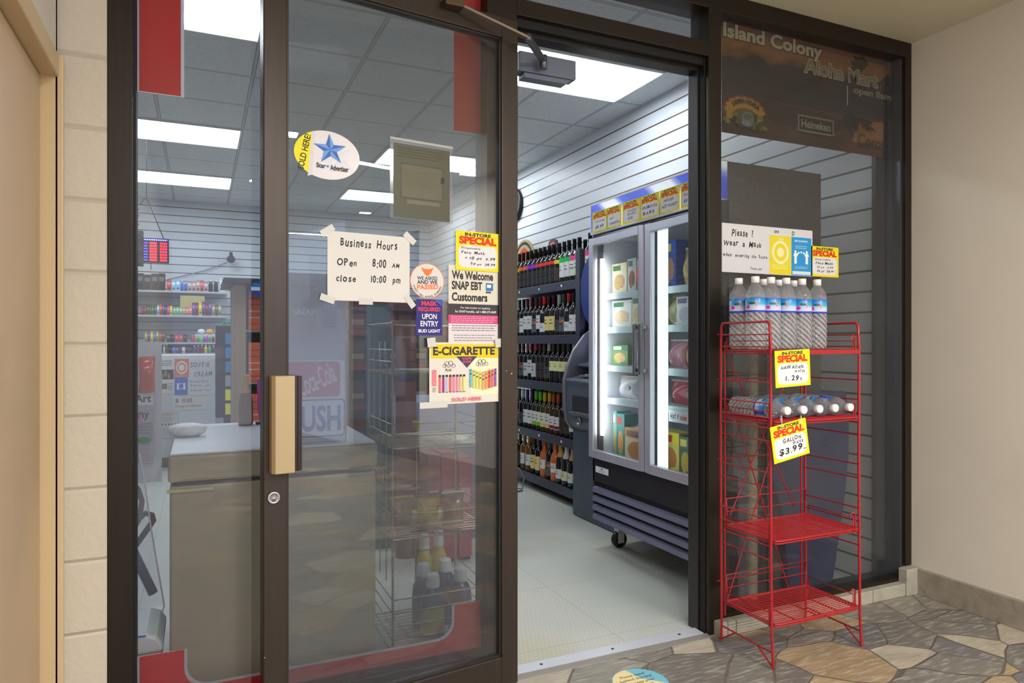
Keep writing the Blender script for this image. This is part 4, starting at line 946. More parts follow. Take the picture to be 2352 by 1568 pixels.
items = [ # kind, px centre, shelf z, width(m), height, cols, label
 ('c', 1419, 1.48, .15, .17, ((226, 214, 190), CRM, (206, 170, 110), GD), 'cream frozen food carton at the left of the cooler\'s top shelf'),
 ('c', 1452, 1.48, .09, .185, ((200, 206, 198), (190, 208, 196), (150, 100, 70), (60, 110, 96)), 'pale green and brown carton beside the cream one on the cooler\'s top shelf'),
 ('c', 1470, 1.48, .08, .18, ((150, 100, 80), (160, 110, 90), (110, 70, 56), (200, 180, 160)), 'brown frozen carton at the right of the left door\'s top shelf'),
 ('c', 1424, 1.285, .2, .15, ((222, 226, 220), (222, 226, 220), (226, 200, 160), GD), 'white carton with green logo on the cooler\'s second shelf'),
 ('c', 1464, 1.285, .1, .165, ((216, 214, 170), (200, 214, 170), (214, 196, 130), GD), 'yellow-green carton by the middle post on the cooler\'s second shelf'),
 ('c', 1424, 1.065, .18, .115, ((120, 170, 96), (60, 140, 70), (230, 196, 130), (240, 240, 230)), 'green dumpling carton on the cooler\'s third shelf'),
 ('b', 1462, 1.065, .2, .13, (206, 200, 214), (196, 170, 176), 'clear bag of frozen food beside the green carton'),
 ('b', 1425, .877, .22, .12, (226, 226, 230), (190, 160, 140), 'white bag of frozen food on the cooler\'s fourth shelf'),
 ('b', 1468, .877, .17, .11, (222, 224, 230), (200, 180, 170), 'smaller white bag by the middle post on the cooler\'s fourth shelf'),
 ('c', 1392, .525, .14, .26, ((60, 150, 140), (70, 160, 150), (230, 170, 80), (220, 60, 50)), 'teal frozen meal box at the bottom left of the cooler'),
 ('c', 1418, .525, .09, .27, ((140, 190, 180), (120, 180, 176), (200, 190, 120), (240, 240, 230)), 'pale teal box standing in the bottom of the cooler'),
 ('c', 1460, .525, .24, .19, ((226, 214, 180), OR, (210, 140, 40), (120, 80, 40)), 'orange waffle box at the bottom of the left door'),
 ('c', 1540, 1.48, .1, .24, ((48, 74, 160), BLU, (180, 130, 90), (236, 226, 60)), 'dark blue snack box on the top shelf behind the right door'),
 ('b', 1572, 1.48, .14, .19, (216, 190, 120), (226, 200, 150), 'golden bag of fries on the top shelf behind the right door'),
 ('b', 1541, 1.285, .13, .15, (206, 196, 150), (170, 160, 90), 'yellowish bag on the second shelf behind the right door'),
 ('c', 1570, 1.285, .16, .14, ((226, 228, 236), (214, 216, 230), (200, 200, 220), (120, 124, 150)), 'white tray with handwriting on the second shelf behind the right door'),
 ('b', 1545, 1.065, .18, .14, (214, 150, 170), (236, 214, 220), 'pink bag of sweets on the third shelf behind the right door'),
 ('b', 1574, 1.065, .13, .15, (200, 170, 90), (214, 60, 70), 'red and gold bag on the third shelf behind the right door'),
 ('b', 1555, .877, .24, .12, (200, 90, 100), (226, 190, 196), 'red packet on the fourth shelf behind the right door'),
 ('c', 1542, .525, .16, .21, ((214, 206, 110), (226, 214, 60), (200, 130, 60), (190, 50, 40)), 'yellow and red pizza box at the bottom behind the right door'),
 ('c', 1572, .525, .11, .2, ((70, 110, 90), (90, 130, 100), (214, 190, 70), (240, 230, 120)), 'green and yellow box at the bottom behind the right door'),
]
by = {}
for it in items: y = cy(it[1], 2.2); y = min(max(y, CY0 + .06 + it[3] / 2), CY1 - .055 - it[3] / 2); by.setdefault(it[2], []).append([y, it[3], it])
for L in by.values():
    L.sort(key=lambda q: q[0])
    for p0, p1 in zip(L, L[1:]):
        gap = (p0[0] + p0[1] / 2) - (p1[0] - p1[1] / 2) + .004
        if gap > 0: p0[0] -= gap / 4; p0[1] -= gap / 2; p1[0] += gap / 4; p1[1] -= gap / 2
for (k, px_, z, _w, dz, *rest), y, dy in [(q[2], q[0], q[1]) for L in by.values() for q in L]:
    X = 2.2
    if k == 'c': carton('frozen_food_box', rest[1], 'box', X, y, z + .002, dy, dz, .22 if dz < .2 else .1, rest[0], GR)
    else: bag('frozen_food_bag', rest[2], 'bag', X + .06, y, z + .002, dy, dz, .1, rest[0], rest[1], GR)
p = Poster('shelf_card', 'handwritten HOT POCKET card under the red packet in the cooler', 'price card', (CX + .055, atX(1534, 700, CX + .05)[0], .80), -pi / 2, .16, .06, (228, 230, 234))
p.write('Hot P', .08, .2, .5, .75, seed=90); p.text('ocket', .55, .25, .9, .7, (220, 60, 60), .03); p.done()

# ================================================================== WINE SHELVES
SX, SY0, SY1 = 2.445, 4.285, 6.0
ws = empty('wine_shelving', (SX, (SY0 + SY1) / 2, 0), 0, 'dark steel shelving full of wine along the right wall', 'shelving')
wx, wy = SX, (SY0 + SY1) / 2
def wb(b, name, parent=ws, **k): b.v = [(v[0] - wx, v[1] - wy, v[2]) for v in b.v]; return b.build(name, parent, **k)
SG = M((66, 70, 86), .4, .3); SG2 = M((40, 42, 52), .45, .2)
ZS = [1.643, 1.248, .886, .487, .127]
for z in ZS:
    b = MB(); b.box((SX, SY0, z - .062), (SX + .012, SY1, z + .004), SG); b.box((SX + .012, SY0, z - .018), (XS - .045, SY1, z), SG2); sh = wb(b, 'shelf', bevel=.002)
    if z in (1.643, .487):
        b = MB()
        for k in range(4): b.lathe([(.011, 0), (.009, .004), (.001, .004)], M((224, 226, 234), .4), (SX, 4.5 + k * .37, z - .028), 12, '-x')
        wb(b, 'price_clip', sh)
b = MB(); b.box((SX - .004, SY0 - .06, 0), (SX + .04, SY0, 1.86), SG); wb(b, 'upright', bevel=.002)
for y in (SY0 - .06, SY1): b = MB(); b.box((XS - .06, y, 0), (XS - .02, y + .05, 1.95), SG2); wb(b, 'upright')
b = MB(); b.box((XS - .045, SY0, .05), (XS - .03, SY1, 1.75), M((34, 35, 42), .5)); wb(b, 'back_panel')
b = MB(); b.box((SX + .03, SY0 - .02, .0), (XS - .04, SY0 - .008, 1.72), M((30, 31, 38), .5)); wb(b, 'side_panel')
b = MB(); b.box((SX, 3.70, 1.60), (XS - .03, SY0 - .06, 1.652), SG2); b.box((XS - .06, 3.66, 1.1), (XS - .02, 3.70, 1.95), SG2); wb(b, 'shelf')
# a bottle is glass, capsule and label
DKG = M((16, 20, 20), .08, coat=.5)
WR_ = []
def wine(kind, gl, cap, lab, band=None):
    r = bpy.data.objects.new('wine_bottle', None); COL.objects.link(r)
    b = MB(); g = M(gl, .08, coat=.6)
    if kind == 'bord': pr = [(.001, 0), (.034, 0), (.037, .005), (.037, .19), (.035, .2), (.024, .215), (.0145, .23), (.0138, .3), (.0152, .302), (.0152, .31)]; cz = .24
    elif kind == 'burg': pr = [(.001, 0), (.037, 0), (.039, .005), (.039, .16), (.036, .18), (.026, .21), (.0155, .235), (.0138, .3), (.0152, .302), (.0152, .31)]; cz = .245
    else: pr = [(.001, 0), (.04, 0), (.043, .006), (.043, .15), (.04, .175), (.028, .215), (.0175, .245), (.015, .3), (.017, .302), (.017, .315)]; cz = .2
    b.lathe(pr, g, seg=16); b.build('glass_body', r, fix=False)
    b = MB(); e = .0011
    if kind == 'champ': cp = [(.034, .2), (.0285, .216), (.0187, .246), (.0168, .3), (.019, .303), (.019, .322), (.001, .324)]
    else: cp = [(.0152, cz), (.015, .3), (.0164, .302), (.0164, .3125), (.001, .3135)]
    b.lathe(cp, M(cap, .35), seg=14); b.build('capsule', r)
    b = MB(); R0 = pr[3][0] + .0008; z0, z1, cc = lab; n = 12; a0, a1 = pi - 1.25, pi + 1.25
    def wrap(z0, z1, c, k=0, a0=a0, a1=a1):
        vs = []
        for i in range(n + 1): t = a0 + (a1 - a0) * i / n; vs += [((R0 + k) * cos(t), (R0 + k) * sin(t), z0), ((R0 + k) * cos(t), (R0 + k) * sin(t), z1)]
        b.add(vs, [(2 * i, 2 * i + 2, 2 * i + 3, 2 * i + 1) for i in range(n)], M(c, .5), True)
    wrap(z0, z1, cc); wrap(z0 + (z1 - z0) * .45, z0 + (z1 - z0) * .55, [max(0, c - 90) for c in cc], .0005, pi - .6, pi + .6); wrap(z0 + (z1 - z0) * .7, z0 + (z1 - z0) * .76, [max(0, c - 110) for c in cc], .0005, pi - .4, pi + .5)
    if band: wrap(band[0], band[1], band[2], .0006, pi - 1.6, pi + 1.6)
    b.build('label', r, fix=False); return r
WHT = (214, 218, 220); SKIN = {
 'orange': ('dark bottle with orange band', wine('bord', (16, 18, 20), (24, 22, 24), (.02, .13, (52, 46, 44)), (.155, .185, (236, 110, 40)))),
 'purple': ('dark bottle with purple band', wine('bord', (16, 18, 20), (24, 22, 24), (.02, .13, (50, 44, 46)), (.155, .185, (150, 40, 220)))),
 'red': ('dark bottle with red band', wine('bord', (16, 18, 20), (26, 22, 24), (.02, .13, (44, 44, 48)), (.155, .18, (232, 50, 44)))),
 'yellow': ('dark bottle with yellow band', wine('bord', (16, 18, 20), (26, 24, 24), (.02, .12, (70, 52, 44)), (.15, .18, (232, 206, 30)))),
 'green': ('white-labelled bottle with green band', wine('bord', (24, 50, 30), (22, 26, 24), (.04, .15, WHT), (.15, .185, (20, 186, 80)))),
 'pink': ('white-labelled bottle with pink band', wine('bord', (20, 26, 24), (24, 22, 26), (.04, .15, (206, 214, 200)), (.15, .185, (222, 70, 140)))),
 'whitemaroon': ('white-labelled bottle with maroon capsule', wine('bord', (18, 20, 24), (110, 26, 50), (.055, .165, WHT))),
 'whiteblack': ('white-labelled bottle with black capsule', wine('bord', (18, 20, 24), (26, 28, 30), (.03, .15, WHT))),
 'cream': ('cream-labelled bottle with maroon capsule', wine('bord', (18, 20, 24), (70, 24, 40), (.04, .15, (226, 212, 142)))),
 'redcap': ('bottle with bright red capsule', wine('burg', (18, 20, 24), (236, 60, 44), (.03, .1, WHT))),
 'silver': ('dark bottle with silver capsule', wine('bord', (18, 20, 24), (196, 204, 210), (.03, .12, (70, 74, 80)))),
 'slate': ('dark bottle with grey capsule', wine('bord', (18, 22, 26), (70, 76, 78), (.03, .14, (90, 92, 96)), (.1, .115, (206, 120, 70)))),
 'sun': ('pale-yellow-labelled bottle with olive capsule', wine('bord', (18, 22, 30), (60, 68, 58), (.09, .165, (224, 226, 170)))),
 'black': ('black-labelled bottle with brown capsule', wine('bord', (18, 18, 20), (88, 72, 40), (.03, .15, (60, 56, 54)))),
 'rosecap': ('white-labelled bottle with pink capsule', wine('bord', (18, 20, 24), (196, 90, 110), (.03, .14, (206, 210, 214)))),
 'lime': ('white-labelled bottle with lime capsule', wine('bord', (40, 44, 20), (96, 206, 40), (.04, .15, (220, 224, 218)), (.04, .07, (130, 190, 60)))),
 'gold': ('white-labelled bottle with yellow capsule', wine('bord', (70, 54, 20), (226, 200, 40), (.04, .15, (220, 222, 218)), (.045, .07, (228, 196, 90)))),
 'rust': ('white-labelled bottle with rust red capsule', wine('bord', (60, 40, 20), (190, 70, 50), (.04, .14, (222, 222, 220)), (.045, .07, (150, 30, 70)))),
 'violet': ('white-labelled bottle with violet capsule', wine('bord', (20, 22, 26), (78, 40, 110), (.04, .15, (220, 222, 224)))),
 'amber': ('amber bottle with gold foil', wine('bord', (110, 70, 20), (176, 130, 50), (.05, .14, (214, 218, 222)))),
 'rose': ('orange rose bottle with orange foil', wine('burg', (206, 104, 40), (226, 92, 30), (.07, .14, (226, 216, 216)))),
 'champgold': ('sparkling wine bottle with gold foil', wine('champ', (20, 26, 22), (200, 160, 90), (.04, .11, (216, 218, 222)))),
 'champwhite': ('sparkling wine bottle with white foil', wine('champ', (20, 26, 22), (214, 216, 226), (.04, .11, (222, 214, 170)))),
}
used = set()
rows = [ # nearest (right) to farthest
 (0, 'pink pink green green yellow red red red red purple purple orange orange yellow'.split(), 'top'),
 (1, 'whiteblack whiteblack redcap slate silver cream cream redcap whitemaroon slate whitemaroon whitemaroon whiteblack slate'.split(), 'second'),
 (2, 'silver silver sun sun sun sun silver black black rosecap whitemaroon rosecap slate black'.split(), 'third'),
 (3, 'whitemaroon whitemaroon black black rust rust gold gold lime lime violet violet silver slate'.split(), 'fourth'),
 (4, 'champwhite champgold champwhite champgold rose slate rose cream cream amber amber black black'.split(), 'bottom')]
from collections import Counter
def place_wine(k, loc, lab):
    r = SKIN[k][1]; a = random.uniform(-.25, .25)
    if k not in used:
        used.add(k); r.location = loc; r.rotation_euler = (0, 0, a); tag(r, lab, 'bottle', 'wine bottles on the steel shelves')
    else:
        q = dup(r, loc, a, lab); q['group'] = 'wine bottles on the steel shelves'
for si, ks, sn in rows:
    step = .079 if si != 4 else .092
    for i, k in enumerate(ks):
        y = SY0 + .045 + step * i
        place_wine(k, (SX + .058 + random.uniform(-.003, .003), y, ZS[si] + .0015), '%s on the %s wine shelf, %s from the right' % (SKIN[k][0], sn, ORD[i]))
for si, ks, sn in rows[:4]:            # a second rank behind, where the gaps show it
    for i in range(0, 13, 1):
        k = ks[(i + 1) % len(ks)]; y = SY0 + .045 + .079 * i
        place_wine(k, (SX + .15, y, ZS[si] + .0015), '%s behind on the %s wine shelf, %s from the right' % (SKIN[k][0], sn, ORD[i]))
for i, k in enumerate(('pink', 'pink', 'silver')):
    place_wine(k, (SX + .05, SY0 - .115 - .082 * i, 1.6535), ('pink-banded bottle just right of the shelf post', 'second pink-banded bottle right of the shelf post', 'bottle beside the cooler top, third right of the shelf post')[i])
for k, (n_, r) in SKIN.items():
    if k not in used:
        for c in list(r.children): bpy.data.objects.remove(c)
        bpy.data.objects.remove(r)
# ---- signs on the slatwall above the wine
yb, zb = atX(1269, 578, 2.9)
p = Poster('brand_sign', 'red arched sign with a bat crest behind the top wine bottles', 'sign', (2.9, yb + .3, 1.66), -pi / 2, .6, .46, (60, 62, 66), poly=[(0, 0), (1, 0), (1, .3), (.93, .55), (.8, .7), (.66, .78), (.62, .98), (.5, 1.03), (.38, .98), (.34, .78), (.2, .7), (.07, .55), (0, .3)], thick=.015)
p.poly([(.03, 0), (.97, 0), (.97, .3), (.9, .52), (.78, .66), (.63, .74), (.59, .94), (.5, .99), (.41, .94), (.37, .74), (.22, .66), (.1, .52), (.03, .3)], (206, 44, 48))
p.ell(.5, .83, .085, .12, (190, 40, 44), 20); p.ring(.5, .83, .085, .12, .1, (226, 206, 206)); p.poly([(.43, .84), (.46, .9), (.5, .86), (.54, .9), (.57, .84), (.5, .78)], (40, 30, 34))
p.arc('BACARDI', .5 * p.w, -.05 * p.h, .52 * p.h, 128, 52, .17 * p.h, (232, 232, 236), .02); p.done()
yb, zb = atX(1190, 570, 2.9)
p = Poster('brand_sign', 'oval gold and black sign at the far end above the wine', 'sign', (2.9, yb + .12, 1.655), -pi / 2, .5, .55, (176, 160, 110), poly=[(.5 + .5 * cos(2 * pi * i / 30), .5 + .5 * sin(2 * pi * i / 30)) for i in range(30)], thick=.015)
p.ring(.5, .5, .46, .46, .12, (40, 40, 40)); p.ell(.5, .7, .2, .15, (200, 70, 40)); p.rect(.2, .3, .8, .45, (220, 60, 50)); p.text('BEER', .3, .32, .7, .43, (240, 240, 230), .02); p.done()
# clock
yc, zc = atX(1184, 470, XS - .02)
b = MB(); b.lathe([(.16, 0), (.17, .01), (.17, .035), (.155, .04)], M((26, 26, 28), .4), (0, 0, 0), 36, '-x'); ckk = b.build('wall_clock', None, (XS - .001, yc + .02, zc)); tag(ckk, 'round black-rimmed wall clock beside the doorway edge', 'clock')
b = MB(); b.lathe([(.154, .03), (.001, .03)], M((232, 234, 236), .4), (0, 0, 0), 36, '-x'); b.build('clock_face', ckk)
b = MB(); b.box((-.034, -.004, 0), (-.032, .004, .1), M((20, 20, 20))); b.box((-.034, 0, -.004), (-.032, .07, .004), M((20, 20, 20))); b.build('clock_hand', ckk)

# ================================================================== CASH MACHINE
AX, AY0, AY1 = 2.36, 3.66, 4.18
am = empty('cash_machine', (AX + .2, (AY0 + AY1) / 2, 0), 0, 'grey cash machine between the wine shelves and the cooler', 'cash machine')
ax, ay = am.location.x, am.location.y
def ab(b, name, parent=am, **k): b.v = [(v[0] - ax, v[1] - ay, v[2]) for v in b.v]; return b.build(name, parent, **k)
AG = M((92, 104, 116), .4, .1, bump=(80, .05)); AG2 = M((118, 122, 134), .35, .1)
ab(MB().box((AX, AY0, .006), (AX + .42, AY1, .64), M((76, 90, 100), .4)), 'safe_cabinet', bevel=.004)
prof = [(AX + .3, .60), (AX + .0, .60), (AX - .035, .625), (AX - .06, .67), (AX - .068, .74), (AX - .068, .90), (AX - .075, .935), (AX - .07, .95), (AX + .10, .975), (AX + .11, 1.0), (AX + .02, 1.03), (AX + .02, 1.045), (AX + .10, 1.06), (AX + .19, 1.28), (AX + .22, 1.32), (AX + .36, 1.32), (AX + .4, .6)]
b = MB(); b.prism(prof, AY0 + .03, AY1 - .03, AG, 'y'); hd = ab(b, 'head', bevel=.004)
chk = [(AX + .3, .60), (AX - .02, .60), (AX - .062, .65), (AX - .08, .74), (AX - .085, .94), (AX - .06, 1.03), (AX - .01, 1.14), (AX + .08, 1.25), (AX + .18, 1.32), (AX + .24, 1.34), (AX + .4, 1.34), (AX + .42, .6)]
for y0 in (AY0 - .002, AY1 - .032): b = MB(); b.prism(chk, y0, y0 + .034, AG2, 'y'); ab(b, 'side_cheek', bevel=.006)
b = MB(); y_ = (AY0 + AY1) / 2
b.add([(AX + .118, y_ - .13, 1.11), (AX + .118, y_ + .13, 1.11), (AX + .172, y_ + .13, 1.24), (AX + .172, y_ - .13, 1.24)], [(0, 1, 2, 3)], M((206, 210, 230), .3, emit=1.2)); ab(b, 'screen', fix=False)
b = MB(); b.box((AX - .03, y_ - .12, .966), (AX + .06, y_ + .12, .978), M((150, 154, 164), .35, .6))
for i in range(4):
    for j in range(3): b.box((AX - .022 + .02 * j, y_ - .09 + .04 * i, .978), (AX - .008 + .02 * j, y_ - .062 + .04 * i, .984), M((196, 200, 208), .4))
ab(b, 'keypad')
b = MB(); b.box((AX - .072, AY0 + .14, .73), (AX - .066, AY1 - .12, .84), M((52, 58, 66), .4)); b.prism([(AX - .066, .70), (AX - .09, .715), (AX - .095, .73), (AX - .066, .735)], AY0 + .13, AY1 - .11, M((160, 164, 176), .25, .7), 'y'); ab(b, 'cash_slot')
b = MB(); b.lathe([(.028, 0), (.028, .012), (.018, .014), (.017, .004), (.001, .004)], M((150, 154, 164), .3, .7), (AX - .066, y_ + .05, .67), 20, '-x'); ab(b, 'receipt_slot')
b = MB(); b.box((AX - .016, AY0 + .055, .285), (AX, AY0 + .085, .305), M((16, 16, 18))); b.lathe([(.012, 0), (.012, .006), (.001, .006)], M((16, 16, 18)), (AX, AY0 + .09, .295), 14, '-x'); ab(b, 'door_latch')
b = MB(); b.box((AX + .195, AY0 + .05, 1.255), (AX + .2, AY1 - .05, 1.315), M((190, 180, 255), .3, emit=3)); ab(b, 'lit_strip')
b = MB(); NV = M((36, 60, 136), .3); zc_ = 1.55
b.prism([(y_ + .21 * cos(t) * 1.0, zc_ + .26 * sin(t)) for t in [2 * pi * i / 32 for i in range(32)]], AX + .03, AX + .07, NV, 'x'); ab(b, 'topper_sign', bevel=.008)
b = MB(); b.box((AX + .045, y_ - .02, 1.27), (AX + .065, y_ + .02, 1.36), AG2); ab(b, 'topper_bracket')
# cable on the floor
b = MB(); x0_, y0_ = atZ(1196, 1130, .01); pts = [(2.428, 5.35, .13), (2.42, 5.2, .15), (2.40, 5.05, .10), (2.36, 5.0, .02), (2.25, 5.15, .007), (2.12, 5.3, .007)]
b.tube(pts, .006, M((90, 96, 104), .5), 6); b.tube([(2.36, 5.0, .007), (2.25, 4.95, .007), (2.12, 5.0, .007)], .006, M((90, 96, 104), .5), 6); tag(b.build('power_cable'), 'grey power cable looping out under the wine shelves', 'cable')
# ================================================================== SHOP LEFT SIDE, SEEN THROUGH WINDOW 1
def span(l, r, t, b, Y):
    x0, z1 = atY(l, t, Y); x1, _ = atY(r, t, Y); _, z0 = atY((l + r) / 2, b, Y); return x0, x1, z0, z1
# --- chest freezer
BG = M((160, 150, 126), .4); BG2 = M((164, 154, 132), .42); TOPW = M((214, 220, 226), .3)
FX0, FX1, FY0, FY1, FZ = -.092, .57, 2.40, 3.22, .85
fr_ = empty('chest_freezer', ((FX0 + FX1) / 2, FY0, 0), 0, 'long beige chest freezer behind the glass, white lid', 'freezer')
ox_, oy_ = (FX0 + FX1) / 2, FY0
def fbld(b, name, parent=fr_, **k): b.v = [(v[0] - ox_, v[1] - oy_, v[2]) for v in b.v]; return b.build(name, parent, **k)
fbld(MB().box((FX0 + .005, FY0 + .006, .03), (FX1 - .005, FY1, .745), BG), 'body', bevel=.008)
b = MB(); b.box((FX0 + .02, FY0 + .012, .745), (FX1 - .02, FY1 - .01, .757), M((30, 32, 30), .6)); fbld(b, 'lid_gasket')
ld = fbld(MB().box((FX0, FY0, .757), (FX1, FY1, .842), BG2), 'lid', bevel=.01)
fbld(MB().box((FX0 + .006, FY0 + .006, .842), (FX1 - .006, FY1 - .006, .85), TOPW), 'lid_top', ld, bevel=.003)
b = MB(); b.box((FX0 - .002, FY0 - .006, .728), (FX0 + .13, FY0 + .006, .738), M((190, 184, 130), .4)); fbld(b, 'hinge_strip')
for k in range(4): fbld(MB().box((FX0 + .04 + (k % 2) * .52, FY0 + .05 + (k // 2) * .68, 0), (FX0 + .1 + (k % 2) * .52, FY0 + .11 + (k // 2) * .68, .032), BLK), 'foot')
# white bag on the lid
b = MB(); b.lathe([(.03, 0), (.045, .012), (.05, .03), (.042, .042), (.02, .048), (.001, .049)], M((232, 232, 230), .6, bump=(30, .6)), (FX0 + .05, FY0 + .42, .8505), 14, sx=1.35, sy=.9); tag(b.build('crumpled_bag'), 'small crumpled white bag at the left corner of the freezer lid', 'bag')
b = MB(); vs = []; n = 12
for i in range(n):
    t = i / (n - 1)
    for j in (0, 1): vs.append((.30 + .24 * t, 2.84 + .1 * j + .015 * sin(7 * t), .853 + .006 * abs(sin(11 * t + j))))
b.add(vs, [(2 * i, 2 * i + 2, 2 * i + 3, 2 * i + 1) for i in range(n - 1)], M((224, 226, 228), .5), True); o = b.build('paper_sheet', fix=False); tag(o, 'creased white paper lying on the freezer lid beside the door frame', 'paper'); so = o.modifiers.new('s', 'SOLIDIFY'); so.thickness = .001
# --- white counter with posters
CYY = 7.37
x0, x1, z0, z1 = span(350, 496, 816, 1066, CYY)
cw = M((206, 208, 210), .45)
ct = empty('sales_counter', ((x0 + x1) / 2, CYY, 0), 0, 'white sales counter covered with taped notices', 'counter')
def cbd(b, name, **k): b.v = [(v[0] - (x0 + x1) / 2, v[1] - CYY, v[2]) for v in b.v]; return b.build(name, ct, **k)
cbd(MB().box((x0, CYY, .09), (x1, CYY + .6, z1 - .05), cw), 'body', bevel=.004)
cbd(MB().box((x0 - .01, CYY - .001, z1 - .05), (x1 - .0, CYY + .62, z1), M((222, 222, 222), .4)), 'counter_top', bevel=.004)
cbd(MB().box((x0 - .5, CYY - .01, .0), (x1 - .02, CYY + .58, .09), M((120, 116, 106), .5)), 'plinth')
cbd(MB().box((x0 - .5, CYY + .02, .09), (x0 - .002, CYY + .56, 1.0), M((196, 198, 204), .45)), 'side_cabinet')
P7 = ((0, CYY - .003), 0)
def sh7(name, lab, l, r, t, b_, col, cat='notice'): return poster_px(name, lab, cat, P7, l, r, t, b_, col)
p = sh7('notice', 'printed notice with a dark photo, left on the white counter', 360, 400, 825, 905, (216, 216, 212)); p.lines(.05, .8, .95, .98, 3, (60, 60, 70)); p.rect(.05, .42, .98, .7, (60, 54, 52)); p.ell(.3, .5, .08, .08, (190, 120, 100), 12); p.ell(.7, .52, .08, .08, (190, 120, 100), 12); p.ell(.5, .58, .1, .1, (100, 140, 130), 12); p.rect(.15, .14, .6, .3, (120, 116, 110)); p.lines(.65, .1, .95, .32, 4, (110, 110, 110)); p.done()
p = sh7('leaflet', 'orange leaflet with white rings on the counter front', 401, 434, 824, 866, (226, 112, 52), 'leaflet'); p.ring(.5, .52, .4, .36, .25, (236, 226, 214)); p.ell(.5, .52, .2, .18, (236, 226, 214)); p.lines(.1, .03, .9, .1, 1, (240, 200, 170)); p.done()
p = sh7('leaflet', 'blue leaflet with two figures on the counter front', 401, 431, 867, 907, (60, 92, 190), 'leaflet')
for x in (.25, .75): p.ell(x, .62, .08, .07, (226, 232, 242), 10); p.rect(x - .08, .3, x + .08, .55, (226, 232, 242))
p.ring(.5, .5, .25, .18, .2, (226, 232, 242)); p.done()
p = sh7('handwritten_notice', 'large pale handwritten list on the white counter', 434, 493, 826, 908, (208, 208, 204)); p.write('SOFTIE', .05, .78, .8, .93, (110, 110, 112), 101); p.write('CREAM', .2, .52, .9, .68, (120, 120, 122), 102); p.write('Business Hours', .03, .36, .75, .43, (110, 112, 130), 103); p.write('8:00 am   open', .06, .24, .85, .31, (110, 112, 130), 104); p.write('10:00 pm  close', .06, .1, .85, .17, (110, 112, 130), 105); p.done()
p = sh7('card_minimum_notice', 'cream slip reading ten dollar card minimum on the counter', 399, 468, 911, 943, (212, 206, 190)); p.text('$', .06, .55, .16, .88, (40, 40, 44), .03); p.write('10.00', .28, .55, .6, .88, (40, 40, 44), 106); p.write('Charge Card Minimum', .05, .2, .92, .4, (50, 50, 54), 107); p.done()
p = sh7('permit_sheet', 'grey-bordered sheet with small icons low on the white counter', 358, 410, 948, 1009, (196, 196, 202)); p.rect(.02, .02, .98, .98, (150, 150, 156)); p.rect(.04, .04, .96, .96, (204, 202, 206)); p.rect(.2, .88, .8, .93, (206, 176, 110)); p.lines(.1, .65, .9, .84, 4, (170, 150, 156))
for i in range(6): p.ell(.14 + .145 * i, .55, .035, .035, (70, 70, 74), 8)
p.lines(.1, .1, .9, .45, 7, (160, 160, 166)); p.done()
# --- back wall shelves and the small goods
Y9 = 9.1
x0, x1, _, zt_ = span(300, 522, 668, 668, Y9)
shz = []
for k, (t, yy) in enumerate(((668, Y9), (724, Y9 - .05), (786, Y9 - .25), (811, Y9 - .45))):
    z = atY(420, t, yy)[1]; shz.append((z, yy))
    o = MB().box((x0 - .4, yy, z - .02), (x1, YB - .002, z), M((188, 194, 200), .35)).build('wall_shelf'); tag(o, ['topmost grey shelf on the back slatwall', 'second grey shelf on the back slatwall', 'third shelf on the back slatwall', 'lowest back shelf, just above the white counter'][k], 'shelf')
COLN = {(40, 42, 50): 'black', (206, 80, 60): 'red', (150, 190, 220): 'light blue', (60, 110, 210): 'blue', (176, 150, 146): 'brown', (214, 216, 220): 'white', (60, 90, 62): 'dark green', (226, 206, 50): 'yellow', (136, 190, 140): 'pale green', (226, 140, 120): 'salmon', (110, 70, 130): 'purple', (226, 60, 170): 'magenta',
        (236, 110, 50): 'orange', (60, 190, 80): 'green', (150, 220, 70): 'lime', (160, 160, 110): 'olive', (130, 40, 60): 'maroon', (90, 90, 96): 'grey'}
cnt = {}
def goods(si, cols, l, r, h, kind='small_box', pitch=None, what='box', dep=.08, zadd=0):
    z, yy = shz[si]; n = len(cols); Y = yy + .02
    xa = atY(l, 700, Y)[0]; xb = atY(r, 700, Y)[0]; st = (xb - xa) / n
    for i, c in enumerate(cols):
        hh = h * random.uniform(.9, 1.06); key = (si, zadd > 0); cnt[key] = cnt.get(key, 0) + 1
        b = MB(); m = M(c, .45); w = st * .93
        if what == 'bottle':
            rr = w * .46; b.lathe([(.001, 0), (rr, 0), (rr, hh * .6), (rr * .9, hh * .68), (rr * .4, hh * .78), (rr * .4, hh * .86), (.001, hh * .86)], m, (0, rr, 0), 12)
        else: b.box((-w / 2, 0, 0), (w / 2, dep, hh), m)
        o = b.build('small_' + what, None, (xa + (i + .5) * st, Y, z + zadd + .0008))
        if what == 'bottle': b = MB(); b.lathe([(rr * .45, hh * .86), (rr * .45, hh), (.001, hh)], M((230, 230, 232), .4), (0, rr, 0), 10); b.build('cap', o)
        else: b = MB(); b.box((-w * .38, -.0015, hh * .55), (w * .38, 0, hh * .8), M([min(255, v + 70) for v in c], .5)); b.box((-w * .3, -.0015, hh * .12), (w * .3, 0, hh * .3), M([v * .5 for v in c], .5)); b.build('print', o)
        tag(o, '%s %s on the %s back shelf, %s from the left%s' % (COLN.get(c, 'coloured'), what, ('topmost', 'second', 'third', 'lowest')[si], ORD[cnt[key] - 1], ' of its upper row' if zadd else ''), what, 'small goods on the back wall shelves')
BK, RD, LB, BL_, BN, WT, DGN, YL, PG, SA, PU, MG, ORG, GN, LM, OL, MA, GY_ = list(COLN)
